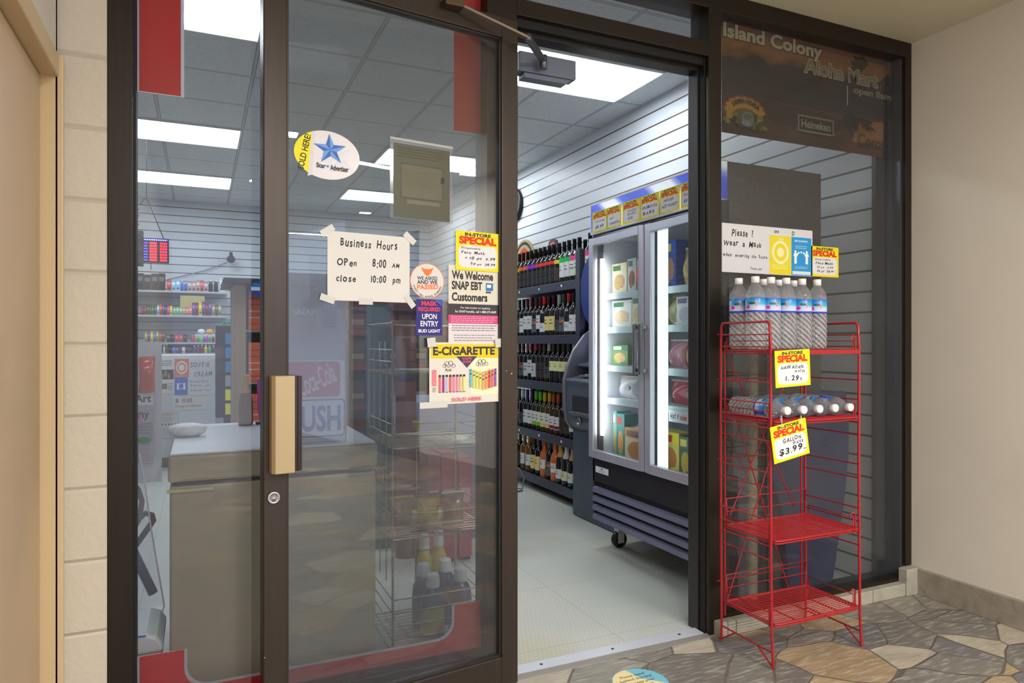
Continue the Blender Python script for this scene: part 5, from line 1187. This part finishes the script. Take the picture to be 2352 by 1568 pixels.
goods(0, [BK, BK, BK, BK], 313, 380, .19); goods(0, [RD, LB, LB], 383, 414, .13); goods(0, [BL_, BL_], 414, 431, .125, what='bottle'); goods(0, [BN, BN, BN, RD, BN], 431, 478, .13); goods(0, [BK, BK], 478, 502, .14, what='bottle'); goods(0, [WT, WT, YL], 504, 524, .18)
goods(1, [MA, MA, DGN, DGN, DGN, DGN], 324, 360, .1); goods(1, [LB, RD, PU, DGN, MG, YL], 360, 396, .12); goods(1, [PG, PG, PG, SA, SA, SA], 397, 441, .1); goods(1, [PU, MA, YL, PU, MA, PU], 441, 486, .16); goods(1, [OL, GY_, OL], 487, 508, .14)
goods(2, [OL, PU, YL, BL_, OL, RD, GY_], 332, 378, .13, dep=.05); goods(2, [GY_, BK, RD, RD, BK], 382, 430, .09); goods(2, [MG, ORG, GN, LM, BL_, MG, GN, MA, YL], 438, 500, .085, what='bottle')
goods(3, [LB, BL_, RD, GY_, WT, GY_], 350, 386, .1, what='bottle'); goods(3, [BK, BL_, PU, BK, WT, BK, BK], 388, 440, .07); goods(3, [GY_, PU, MA, YL, GN, PU, RD], 442, 503, .09, what='bottle')
b = MB(); z, yy = shz[2]; x, _ = atY(475, 700, yy + .1)
for i, c in enumerate(((236, 236, 230), (236, 180, 60), (170, 226, 130), (190, 230, 150))):
    pass
o = MB().box((x - .13, yy + .1, z), (x + .17, yy + .3, z + .1), M((206, 208, 216), .4)).build('sweet_basket'); tag(o, 'white basket heaped with bright sweets on the third back shelf', 'basket')
for i, (c, nm) in enumerate((((236, 236, 230), 'white'), ((236, 180, 60), 'orange and yellow'), ((170, 226, 130), 'lime green'))):
    b = MB(); b.lathe([(.001, -.03), (.03, -.02), (.04, 0), (.03, .022), (.001, .03)], M(c, .4), (x - .06 + .09 * i, yy + .18, z + .13), 12, sx=1.1, sy=.9); tag(b.build('sweet_packet'), nm + ' packet heaped in the white basket on the back shelf', 'packet')
# board of lighters on slatwall, tags
x0_, x1_, z0_, z1_ = span(414, 470, 688, 702, Y9 - .02)
o = MB().box((x0_, Y9 - .02, z0_ - .02), (x1_, Y9 - .0, z1_ + .05), M((190, 180, 110), .5)).build('display_card'); tag(o, 'olive yellow display card hanging over the second back shelf', 'card')
p = poster_px('green_card', 'mint green handwritten card at the right end of the back shelves', 'card', ((0, YB - .004), 0), 510, 538, 732, 755, (130, 200, 176)); p.write('HI TEA', .1, .4, .8, .7, seed=120); p.done()
# tall narrow stand of magazines / racks right of the counter
x0, x1, z0, z1 = span(496, 536, 810, 1075, 6.9)
st_ = empty('snack_tower', ((x0 + x1) / 2, 6.9, 0), 0, 'dark narrow tower of small packets right of the counter', 'display tower')
q = MB(); q.box((-(x1 - x0) / 2, 0, 0), ((x1 - x0) / 2, .3, z1 + .25), M((50, 48, 56), .5)); q.build('backboard', st_)
rnd = random.Random(4)
for i in range(9):
    for j in range(2):
        c = (44, 130, 190) if (i > 5 and j == 1) else ((234, 226, 30) if (2 < i < 5 and j == 1) else rnd.choice([(40, 40, 46), (46, 44, 54), (90, 60, 66), (150, 150, 160), (60, 58, 66)]))
        q = MB(); q.box((-.08 + .085 * j, -.02, .14 + i * .13), (-.01 + .085 * j, -.001, .24 + i * .13), M(c, .4)); q.build('packet', st_)
# hanging LED sign, camera, clock-like black panel
x0, x1, z0, z1 = span(328, 388, 545, 603, 6.4)
lg = empty('led_sign', ((x0 + x1) / 2, 6.4, z0), 0, 'hanging LED number board with red rows and blue rim', 'LED sign')
w, h = x1 - x0, z1 - z0
q = MB(); q.box((-w / 2, 0, 0), (w / 2, .05, h), M((18, 12, 60), .3)); q.build('case', lg, bevel=.004)
q = MB(); RL = M((255, 30, 60), .4, emit=2.2); BLL = M((70, 70, 255), .4, emit=2.5); WL = M((200, 200, 255), .4, emit=2.5)
for r_ in range(7):
    z = h * (.07 + .115 * r_)
    q.box((-w * .46, -.002, z), (-w * .32, 0, z + h * .05), BLL)
    for c in range(7):
        if c == 3: continue
        x = -w * .24 + w * .098 * c; q.box((x, -.002, z - h * .01), (x + w * .08, 0, z + h * .07), RL)
q.box((-w * .46, -.002, h * .9), (w * .46, 0, h * .95), BLL)
for c in range(10): q.box((-w * .42 + w * .085 * c, -.003, h * .905), (-w * .38 + w * .085 * c, 0, h * .94), WL)
q.build('lit_digits', lg)
q = MB(); q.tube([(-.12, .02, h + .27), (-.08, .02, h + .33), (-.06, .02, h + .31), (.06, .02, h - .01)], .004, BLK, 6); q.tube([(-.07, .02, h + .32), (-.07, .02, ZI - z0)], .002, BLK, 5); q.tube([(w * -.2, .02, 0), (w * -.2, .02, -.06)], .003, BLK, 5); q.build('hanging_cord', lg)
x0, x1, z0, z1 = span(306, 329, 528, 610, 6.5)
q = MB(); q.box((x0, 6.5, z0), (x1, 6.56, z1), M((50, 46, 66), .5)); o = q.build('wall_monitor', bevel=.006); tag(o, 'dark panel with round speakers partly hidden left of the LED sign', 'panel')
q = MB()
for k in range(3): q.lathe([(.03, 0), (.026, .008), (.02, .004), (.001, .004)], M((80, 76, 92), .4), ((x0 + x1) / 2, 6.5, z0 + (k + .5) * (z1 - z0) / 3), 18, '-y')
q.build('speaker_ring', o)
x, z = atY(531, 594, 9.3)
b = MB(); b.lathe([(.001, -.05), (.04, -.03), (.055, 0), (.04, .03), (.02, .05), (.02, .09)], M((34, 34, 38), .3), (x, 9.36, z), 16); b.box((x - .02, 9.36, z - .02), (x + .02, YB, z + .02), M((34, 34, 38), .3)); o = b.build('security_camera'); tag(o, 'small black security camera on the back slatwall', 'camera')
xq, zq = atY(383, 642, 9.45); xm, zm = atY(470, 621, 9.45)
b = MB(); b.tube([(x - .04, 9.47, z - .03), (xm, 9.47, zm), (xq, 9.47, zq)], .005, M((110, 110, 118), .5), 5); tag(b.build('camera_cable'), 'thin cable sloping down from the small black camera', 'cable')
# flowers / garland at far left
b = MB(); rnd = random.Random(9)
x, z = atY(317, 500, 5.0)
for i, (dz, c) in enumerate(((.16, (120, 220, 60)), (.02, (230, 70, 160)), (-.03, (200, 80, 200)), (-.07, (150, 90, 210)), (-.12, (60, 140, 70)), (.0, (220, 60, 120)))):
    for k in range(5):
        a = k * 1.256 + i; b.lathe([(.001, 0), (.018, .006), (.02, .014), (.001, .022)], M(c, .5), (x - .03 + .02 * cos(a), 5.0 + .02 * sin(a), z + dz + .006 * k), 8)
b.tube([(x - .03, 5, z - .14), (x - .03, 5, ZI)], .002, M((70, 120, 60)), 5); tag(b.build('flower_garland'), 'bright flower garland hanging at the left edge of the glass', 'garland')
# red bag, poster with cut-off letters, plastic sheet
x0, x1, z0, z1 = span(318, 356, 822, 902, 6.57)
bag('red_bag', 'red plastic bag hanging left of the white counter', 'bag', (x0 + x1) / 2, 6.573, z0, x1 - x0, z1 - z0, .12, (170, 36, 50), (196, 60, 70), None, pi / 2)
p = poster_px('window_poster', 'tall purple and white poster with cut-off letters rt and y', 'poster', ((0, 6.6), 0), 298, 352, 902, 1065, (160, 158, 176))
p.rect(0, .82, 1, 1, (206, 204, 212)); p.text('Art', .2, .86, .92, .97, (50, 48, 60), .03); p.text('any', .2, .6, .82, .72, (60, 58, 70), .02); p.rect(0, .3, 1, .55, (140, 138, 160)); p.ell(.6, .32, .3, .05, (36, 120, 66)); p.lines(.05, .02, .95, .28, 8, (130, 110, 110)); p.lines(.0, .4, 1, .58, 4, (110, 106, 140))
for i in range(4): p.poly([(.35, .75 - .02 * i), (.5, .62 - .02 * i), (.42, .6 - .02 * i)], (220, 90, 150))
p.done()
MB().box((-.9, 6.64, 0), (-.3, 6.66, 1.2), M((190, 188, 200), .5)).build('poster_board'); tag(bpy.data.objects['poster_board'], 'pale board behind the purple poster with cut-off letters', 'board')
# bin, vacuum, plastic sheet near the glass
x1 = -.103; Yb = 2.42
bn = empty('waste_bin', (x1 - .17, Yb + .13, 0), 0, 'pale grey waste bin with rounded lid at the bottom left of the glass', 'bin')
q = MB(); q.prism([(-.145, 0), (.145, 0), (.165, .225), (-.165, .225)], -.115, .115, M((178, 164, 138), .45), 'y'); q.build('bin_body', bn, bevel=.012)
q = MB(); q.prism([(-.168, .225), (.168, .225), (.166, .25), (.15, .275), (.12, .288), (-.12, .288), (-.15, .275), (-.166, .25)], -.125, .125, M((206, 212, 210), .35), 'y'); q.build('bin_lid', bn, bevel=.01)
q = MB(); q.box((.05, -.127, .235), (.085, -.124, .262), M((120, 126, 124), .4)); q.build('lid_latch', bn)
q = MB(); q.tube([(-.165, -.128, .288), (0, -.13, .291), (.12, -.13, .286)], .0025, M((120, 90, 220), .4), 6); q.build('liner_rim', bn)
vc = empty('vacuum_cleaner', (-.22, 2.95, 0), 0, 'purple upright vacuum cleaner with grey hose left of the freezer', 'vacuum cleaner')
def vp(px, py, Y=2.95): x, z = atY(px, py, Y); return (x + .22, 0, z)
q = MB(); a, c = vp(300, 1255), vp(352, 1362); q.tube([a, c], .017, M((62, 44, 118), .3), 14); q.build('wand', vc)
q = MB(); q.tube([vp(306, 1215), vp(320, 1190), vp(334, 1178), vp(349, 1182), vp(352, 1195), vp(342, 1210), vp(312, 1252)], .011, M((86, 90, 108), .35), 12); q.build('handle', vc)
q = MB(); q.tube([vp(306, 1110), vp(318, 1125), vp(326, 1150), vp(322, 1180), vp(312, 1205)], .01, M((60, 36, 60), .4), 10); q.build('hose', vc)
q = MB(); q.box((-.16, -.1, 0), (.02, .16, .1), M((62, 44, 118), .3)); q.lathe([(.05, .1), (.06, .14), (.06, .5), (.045, .56)], M((90, 80, 130), .3), (-.1, .02, 0), 18); q.build('motor_body', vc, bevel=.01)
q = MB(); PS = glassmat((.95, .95, .98), .15, 1.3, .06)
pts = [vp(320, 1040, 2.5), vp(333, 1110, 2.5), vp(345, 1200, 2.5), vp(360, 1290, 2.5), vp(377, 1390, 2.5), vp(372, 1406, 2.5)]
q.tube([(p_[0] - .22, 2.5, p_[2]) for p_ in pts], .0028, M((190, 190, 205), .3), 6); q.prism([(p_[0] - .22, p_[2]) for p_ in pts[:5]] + [(-.4, pts[4][2]), (-.4, pts[0][2])], 2.499, 2.5005, PS, 'y')
tag(q.build('plastic_sleeve', fix=False), 'clear plastic sheet with thin wire edge in front of the vacuum', 'plastic sheet')

# --- brown display cabinet and red packets between the counter and door stile
x0, x1 = atY(537, 700, 4.5)[0], .62
dc = empty('display_cabinet', ((x0 + x1) / 2, 4.5, 0), 0, 'brown display cabinet with black top and stacked orange cartons', 'cabinet')
wd_ = x1 - x0; h_ = 1.55
BRN = M((160, 138, 112), .45)
q = MB(); q.box((-wd_ / 2, 0, 0), (-wd_ / 2 + .07, .5, h_), BRN); q.box((wd_ / 2 - .03, 0, 0), (wd_ / 2, .5, h_), BRN); q.box((-wd_ / 2, .46, 0), (wd_ / 2, .5, h_), M((40, 36, 40), .5)); q.build('carcass', dc, bevel=.003)
q = MB(); q.box((-wd_ / 2 - .06, -.06, h_), (wd_ / 2 + .02, .52, h_ + .035), M((44, 46, 54), .4)); q.build('cabinet_top', dc, bevel=.004)
for z in (.3, .62, .94, 1.26): q = MB(); q.box((-wd_ / 2 + .07, .02, z), (wd_ / 2 - .03, .46, z + .015), BRN); q.build('shelf', dc)
for si, z in enumerate((.316, .636, .956, 1.276)):
    for i in range(3):
        r0 = -wd_ / 2 + .085 + i * .1; c = (226, 112, 84) if i == 0 else ((150, 20, 40) if i == 1 else (60, 60, 90))
        o = MB().box((0, 0, 0), (.085, .3, .24), M(c, .45)).build('carton', None, ((x0 + x1) / 2 + r0, 4.53, z), bevel=.002)
        q = MB()
        for k in range(5): q.box((.004, -.0012, .03 + .04 * k), (.081, 0, .038 + .04 * k), M((226, 190, 170) if k in (1, 2) else [v * .8 for v in c], .5))
        q.build('print', o); tag(o, '%s carton in the brown cabinet, %s shelf from the bottom' % (('orange', 'dark red', 'dark blue')[i], ORD[si]), 'carton', 'cartons in the brown cabinet')
p = poster_px('shelf_sign', 'round blue sign at the top right of the brown cabinet', 'sign', ((0, 4.42), 0), 576, 612, 644, 682, (24, 60, 160), poly=[(.5 + .5 * cos(2 * pi * i / 24), .5 + .5 * sin(2 * pi * i / 24)) for i in range(24)]); p.rect(.02, .4, .98, .62, (220, 226, 236)); p.rect(.1, .65, .9, .85, (30, 120, 200)); p.done()
# golden bottle on the freezer behind glass
x, z = atY(564, 968, 3.1)
b = MB(); b.lathe([(.001, 0), (.028, 0), (.030, .006), (.030, .09), (.027, .11), (.018, .14), (.012, .165), (.011, .19), (.001, .19)], M((120, 92, 50), .2, coat=.4), (x, 3.1, .851), 18); o = b.build('gold_bottle'); tag(o, 'gold-necked bottle standing on the freezer lid before the brown cabinet', 'bottle')
b = MB(); b.lathe([(.020, .135), (.0135, .165), (.0125, .19), (.0135, .195), (.0125, .21), (.001, .211)], M((206, 160, 84), .3, .4), (x, 3.1, .851), 16); b.build('foil', o)
b = MB(); xk, zk = atY(591, 868, 3.3); b.lathe([(.001, -.12), (.014, -.05), (.016, .07), (.016, .075), (.001, .075)], M((226, 84, 190), .35), (xk, 3.1, zk - .07), 12); b.tube([(xk, 3.1, zk), (xk, 3.1, zk + .12)], .002, BLK, 5)
b.box((xk - .02, 3.09, .851), (xk + .02, 3.13, .86), BLK); b.tube([(xk, 3.115, .86), (xk, 3.115, zk + .12), (xk, 3.1, zk + .12)], .003, BLK, 5); tag(b.build('pink_ornament'), 'pink pointed ornament on a black stand beside the door stile', 'ornament')

# ================================================================== SEEN THROUGH THE OPEN DOOR'S GLASS
# board carrying the drink sign, lavender painted in for haze reflected in the glass
WPY = 2.46; x0 = atY(622, 900, WPY)[0]; x1 = atY(797, 900, WPY)[0]; zt2 = atY(730, 628, WPY)[1]
wp = MB().box((x0, WPY, .851), (x1, WPY + .02, zt2), M((158, 162, 196), .4)).build('sign_board', bevel=.004); tag(wp, 'pale board standing on the freezer lid carrying the red and white PUSH sign', 'board')
PP = ((0, WPY - .003), 0)
p = poster_px('snap_notice', 'grey SNAP notice above the red drink sign', 'notice', PP, 664, 735, 648, 770, (166, 168, 172)); p.text('We Accept', .05, .88, .9, .97, (110, 112, 110), .02); p.poly([(.15, .35), (.85, .33), (.82, .55), (.15, .6)], (110, 140, 160)); p.text('SNAP', .12, .38, .88, .5, (220, 222, 224), .03); p.poly([(.15, .62), (.8, .58), (.8, .74), (.3, .72)], (130, 170, 184)); p.lines(.1, .05, .9, .28, 5, (140, 142, 148)); p.done()
p = poster_px('push_sign', 'red and white drink sign reading PUSH behind the door handle', 'sign', PP, 652, 792, 828, 1010, (200, 204, 220))
p.rrect(.0, .53, .92, .985, .015, (176, 54, 92)); p.text('Coca-Cola', .2, .62, .84, .9, (216, 196, 206), .012, .35, rot=.42)
p.rrect(.0, .01, 1, .5, .012, (70, 84, 130)); p.rrect(.02, .03, .98, .48, .01, (204, 208, 222)); p.text('PUSH', .1, .08, .93, .42, (62, 96, 170), .03); p.done()
p = poster_px('small_notice', 'small pale notice right of the SNAP sheet on the white panel', 'notice', PP, 740, 776, 690, 760, (140, 146, 186)); p.rect(.1, .8, .95, .98, (220, 222, 230)); p.lines(.1, .1, .9, .7, 6, (90, 96, 140)); p.done()
# tall gondola with red goods deeper in the shop
gx0, gx1 = atY(798, 800, 5.2)[0], atY(1090, 800, 5.2)[0]
gd = empty('red_gondola', ((gx0 + gx1) / 2, 5.2, 0), 0, 'dark red gondola of snacks deep in the shop behind the door glass', 'gondola')
w = gx1 - gx0; DR = M((74, 24, 30), .5)
q = MB(); q.box((-w / 2, .4, 0), (w / 2, .44, 1.5), M((44, 24, 28), .6)); q.box((-w / 2, 0, 0), (-w / 2 + .02, .44, 1.5), DR); q.box((w / 2 - .02, 0, 0), (w / 2, .44, 1.5), DR); q.box((-w / 2, -.02, 1.44), (w / 2, .44, 1.52), M((96, 36, 42), .5)); q.build('carcass', gd)
for z in (.1, .4, .7, 1.0, 1.26): q = MB(); q.box((-w / 2 + .02, 0, z), (w / 2 - .02, .4, z + .02), DR); q.box((-w / 2 + .02, -.012, z - .01), (w / 2 - .02, 0, z + .03), M((130, 48, 50), .5)); q.build('shelf', gd)
rnd = random.Random(12); nn = 0
for si, z in enumerate((.121, .421, .721, 1.021, 1.281)):
    for i in range(8):
        c, nm = rnd.choice([((110, 28, 32), 'red'), ((70, 46, 38), 'brown'), ((150, 120, 50), 'yellow'), ((96, 26, 30), 'red'), ((50, 32, 30), 'dark brown'), ((110, 28, 32), 'red')])
        o = MB().box((0, 0, 0), (w / 8 - .02, .2, .19 if si < 4 else .13), M(c, .4)).build('snack_carton', None, (gx0 + .03 + i * (w / 8 - .005), 5.22, z)); q = MB(); q.box((.01, -.001, .05), (w / 8 - .03, 0, .09), M((150, 130, 104), .5)); q.build('print', o)
        tag(o, '%s snack carton on the red gondola, %s shelf up, %s from the left' % (nm, ORD[si], ORD[i]), 'carton', 'snack cartons on the red gondola')
# big reddish display bin (cylinder) and teal column
x0, _ = atY(915, 800, 3.7); x1, _ = atY(962, 800, 3.7); rr = (x1 - x0) / 2
b = MB(); b.lathe([(rr, 0), (rr, .66), (rr * 1.02, .67), (rr * 1.02, .70), (rr, .71), (rr, 1.32), (.001, 1.32)], M((122, 66, 58), .5), ((x0 + x1) / 2, 3.7 + rr, 0), 28); o = b.build('display_drum'); tag(o, 'tall reddish cardboard display drum behind the wire rack', 'display drum')
b = MB(); b.lathe([(rr * 1.01, .98), (rr * 1.012, 1.02), (rr * 1.01, 1.06)], M((70, 74, 120), .5), ((x0 + x1) / 2, 3.7 + rr, 0), 28); b.build('band', o)
o = MB().box((x0 - .09, 3.95, 0), (x0 + .02, 4.1, 1.42), M((58, 110, 124), .5)).build('teal_carton'); tag(o, 'tall teal carton standing behind the reddish drum', 'carton')
# white cabinet and red cartons
x0, x1, z0, z1 = span(965, 1112, 925, 1028, 3.9)
q = empty('low_freezer', ((x0 + x1) / 2 + .05, 3.9, 0), 0, 'pale low freezer cabinet behind the wire rack', 'freezer')
w = (x1 - x0) / 2 + .05
MB().box((-w, 0, z0), (w, .6, z1), M((186, 192, 220), .35)).build('body', q, bevel=.006); MB().box((-w + .03, .03, 0), (w - .03, .57, z0 - .002), M((120, 122, 150), .4)).build('base', q); 
b = MB(); b.lathe([(.001, .0), (.045, .002), (.05, .006), (.001, .009)], M((240, 240, 250), .3, emit=.6), (0.0, -.0, z0 + .06), 20, '-y', sy=.3); b.build('handle', q)  # handle given a glow of its own though it is no lamp
for i, (l, r, t, b_, c, nm) in enumerate(((982, 1012, 1045, 1110, (124, 40, 56), 'dark pink'), (1014, 1052, 1040, 1108, (140, 36, 52), 'red'), (1054, 1084, 1050, 1105, (150, 70, 86), 'rose'))):
    x0, x1, z0, z1 = span(l, r, t, b_, 3.55)
    o = MB().box((0, 0, 0), (x1 - x0, .2, z1 - .02), M(c, .4)).build('drink_carton', None, (x0, 3.55, .02)); tag(o, nm + ' drinks carton in front of the pale low freezer', 'carton')
    qq = MB(); qq.box((.01, -.001, .3), (x1 - x0 - .01, 0, .38), M((180, 140, 150), .5)); qq.build('print', o)
    qq = MB(); qq.box((.005, .01, -.02), (x1 - x0 - .005, .19, 0), BLK); qq.build('base', o)
# chrome wire rack with jugs
RXa, RXb, RYa, RYb, RH = .655, 1.045, 2.52, 2.92, 1.27
wr = empty('chrome_rack', ((RXa + RXb) / 2, (RYa + RYb) / 2, 0), 0, 'tall chrome wire rack just behind the door glass', 'rack')
CHW = M((176, 172, 150), .25, .8); ccx, ccy = (RXa + RXb) / 2, (RYa + RYb) / 2
def wrb(q, name): q.v = [(v[0] - ccx, v[1] - ccy, v[2]) for v in q.v]; return q.build(name, wr, fix=False)
q = MB()
for x in (RXa, RXb):
    for y in (RYa, RYb): q.tube([(x, y, 0), (x, y, RH)], .005, CHW, 8)
q.tube([(RXa, RYa, RH), (RXa, RYb, RH)], .005, CHW, 8); q.tube([(RXb, RYa, RH), (RXb, RYb, RH)], .005, CHW, 8); q.tube([(RXa, RYb, RH), (RXb, RYb, RH)], .005, CHW, 8)
for k in range(3): y = RYa + .1 * (k + 1); q.tube([(RXa, y, .28), (RXa, y, RH - .1)], .003, CHW, 6)
wrb(q, 'frame')
for z in (.035, .46, .80, 1.08):
    q = MB(); q.tube([(RXa, RYa, z), (RXb, RYa, z), (RXb, RYb, z), (RXa, RYb, z), (RXa, RYa, z)], .004, CHW, 6)
    for k in range(13): y = RYa + (RYb - RYa) * k / 12; q.tube([(RXa, y, z), (RXb, y, z)], .0018, CHW, 5, False)
    for k in range(3): x = RXa + (RXb - RXa) * (k + 1) / 4; q.tube([(x, RYa, z - .003), (x, RYb, z - .003)], .0022, CHW, 5, False)
    for dz in ((.045, .09) if z > .1 else (.05, .1, .15, .2)): q.tube([(RXa, RYb, z + dz), (RXa, RYa, z + dz), (RXb, RYa, z + dz), (RXb, RYb, z + dz)], .0025, CHW, 5)
    wrb(q, 'basket_shelf')
def jug(name, c, cc, lab, label, H, x, y, R=.052):
    b = MB(); m = M(c, .2, coat=.3)
    b.lathe([(.001, 0), (R, 0), (R * 1.05, .01), (R * 1.05, H * .55), (R * .95, H * .68), (R * .62, H * .78), (R * .45, H * .82)], m, seg=24, sy=.85); r = b.build(name, None, (x, y, .0395)); tag(r, label, 'bottle', 'cleaning jugs on the chrome rack')
    b = MB(); b.lathe([(R * .6, H * .8), (R * .62, H * .83), (R * .56, H * .98), (R * .5, H), (.001, H)], M(cc, .35), seg=20); b.build('cap', r)
    b = MB(); b.lathe([(R * 1.06, H * .12), (R * 1.065, H * .5)], M(lab, .4), seg=24, sy=.85); b.f = b.f[:-2]; b.mi = b.mi[:-2]; b.sm = b.sm[:-2]; b.build('label', r, fix=False)
for i, (l, yy, y, H, c, lb, lab) in enumerate(((994, 1330, 2.59, .25, (36, 56, 120), (150, 150, 70), 'blue jug with white cap nearest the glass, left one'), (1057, 1322, 2.60, .255, (40, 60, 126), (60, 90, 150), 'blue jug with white cap nearest the glass, right one'),
        (973, 1295, 2.71, .255, (36, 56, 120), (90, 100, 150), 'blue jug with bright cap in the second row, left one'), (1022, 1290, 2.72, .26, (36, 56, 120), (90, 100, 150), 'blue jug with bright cap in the second row, right one'),
        (975, 1248, 2.85, .335, (200, 176, 60), (210, 190, 90), 'tall yellow jug at the back of the chrome rack, left one'), (1008, 1243, 2.86, .34, (200, 176, 60), (210, 190, 90), 'tall yellow jug at the back of the chrome rack, right one'))):
    x = atY(l, yy, y)[0]; jug('cleaning_jug', c, (206, 210, 216), lb, lab, H, x, y, .045 if i < 4 else .034)
for i, (l, r, t, b_, c, c2, nm, yy) in enumerate(((876, 905, 1165, 1215, (120, 84, 50), (170, 150, 60), 'brown crinkly snack bag at the rack\'s left edge', 2.62), (906, 940, 1175, 1240, (180, 150, 60), (110, 60, 50), 'gold crinkly snack bag on the middle rack shelf', 2.62), (942, 985, 1180, 1240, (150, 120, 110), (214, 210, 206), 'silvery crinkly snack bag on the middle rack shelf', 2.62))):
    x0, x1, z0, z1 = span(l, r, t, b_, yy); x0 = max(x0, RXa + .012 + i * .0); 
    bag('snack_bag', nm, 'bag', max((x0 + x1) / 2, RXa + .062 + .105 * i), yy, .465, .095, .13, .07, c, c2, 'snack bags on the chrome rack', -pi / 2)
x, z = atY(966, 985, 2.9)
b = MB(); b.lathe([(.0015, -.32), (.004, -.1), (.003, -.02), (.018, .0), (.02, .028), (.001, .028)], M((196, 180, 60), .35), (x, 2.93 + .03, z), 12); b.box((x - .03, 2.96 - .03, z - .34), (x + .03, 2.99, z - .32), BLK); b.box((x - .006, 2.955, 0), (x + .006, 2.967, z - .32), BLK); tag(b.build('long_brush'), 'thin long-handled yellow tool standing behind the chrome rack', 'brush')
# white-lettered tags on rack side
p = Poster('rack_tag', 'white lettered tag on the left side of the chrome rack', 'tag', (RXa - .004, 2.78, .64), -pi / 2, .16, .07, (70, 66, 60)); p.text('MM', .05, .1, .5, .9, (226, 226, 222), .03); p.text('FR', .55, .1, .95, .9, (226, 226, 222), .03); p.done()

# ================================================================== BEHIND THE RIGHT WINDOW
# navy board leaning by the glass
b = MB(); zc = .74
pts = [(-.16, .115), (-.19, .45), (-.255, .66), (-.25, 1.01), (-.22, 1.035), (.205, 1.035), (.225, .9), (.222, .72), (.19, .5), (.13, .2), (.1, .08), (-.1, .072)]
b.prism(pts, 0, .03, M((50, 62, 104), .38), 'y'); xn, _ = atY(1868, 1100, 2.33)
nb = b.build('body_board', None, (xn, 2.352 + .004, .0), (radians(0), 0, 0), bevel=.01)
tag(nb, 'dark navy rounded board leaning inside the right window', 'board')
nb.location = (xn, 2.318, -.0); nb.rotation_euler = (0, 0, 0)
nb.location.z = -.068
b = MB(); b.lathe([(.001, 0), (.018, .001), (.018, .002), (.001, .0025)], M((46, 48, 60), .5), (.06, 0, .80), 14, '-y'); b.build('plug', nb)
# upright roll of clear matting, dark wire panel
x, _ = atY(1702, 1000, 2.325)
b = MB(); MTc = glassmat((.82, .80, .72), .3, 1.4, .22)
for k, (r, dx) in enumerate(((.034, 0), (.028, .055))):
    b.lathe([(r, .0), (r * .96, .5), (r, 1.0), (r * .9, 1.28)], glassmat((.8, .8, .76), .25, 1.4, .2) if k == 0 else M((186, 178, 150), .5, bump=(40, .5)), (x + dx * 1.1, 2.328, 0), 18)
tag(b.build('rolled_matting', fix=False), 'two tall pale rolls of matting standing inside the right window', 'rolled mat')
b = MB(); x0 = x - .06
b.box((x0 - .03, 2.30, 0), (x0 + .02, 2.355, .62), M((26, 26, 30), .4))
for k in range(9): b.tube([(x0 + .14, 2.355, .3 + .07 * k), (x0 + .245, 2.355, .29 + .07 * k)], .003, M((34, 32, 32), .4), 6)
b.tube([(x0 + .14, 2.355, 0), (x0 + .14, 2.355, .9)], .004, M((34, 32, 32), .4), 6); b.tube([(x0 + .245, 2.355, 0), (x0 + .245, 2.355, .9)], .004, M((34, 32, 32), .4), 6)
b.v = [v for v in b.v]; tag(b.build('black_wire_stand', fix=False), 'black wire stand behind the pale rolls of matting', 'stand')
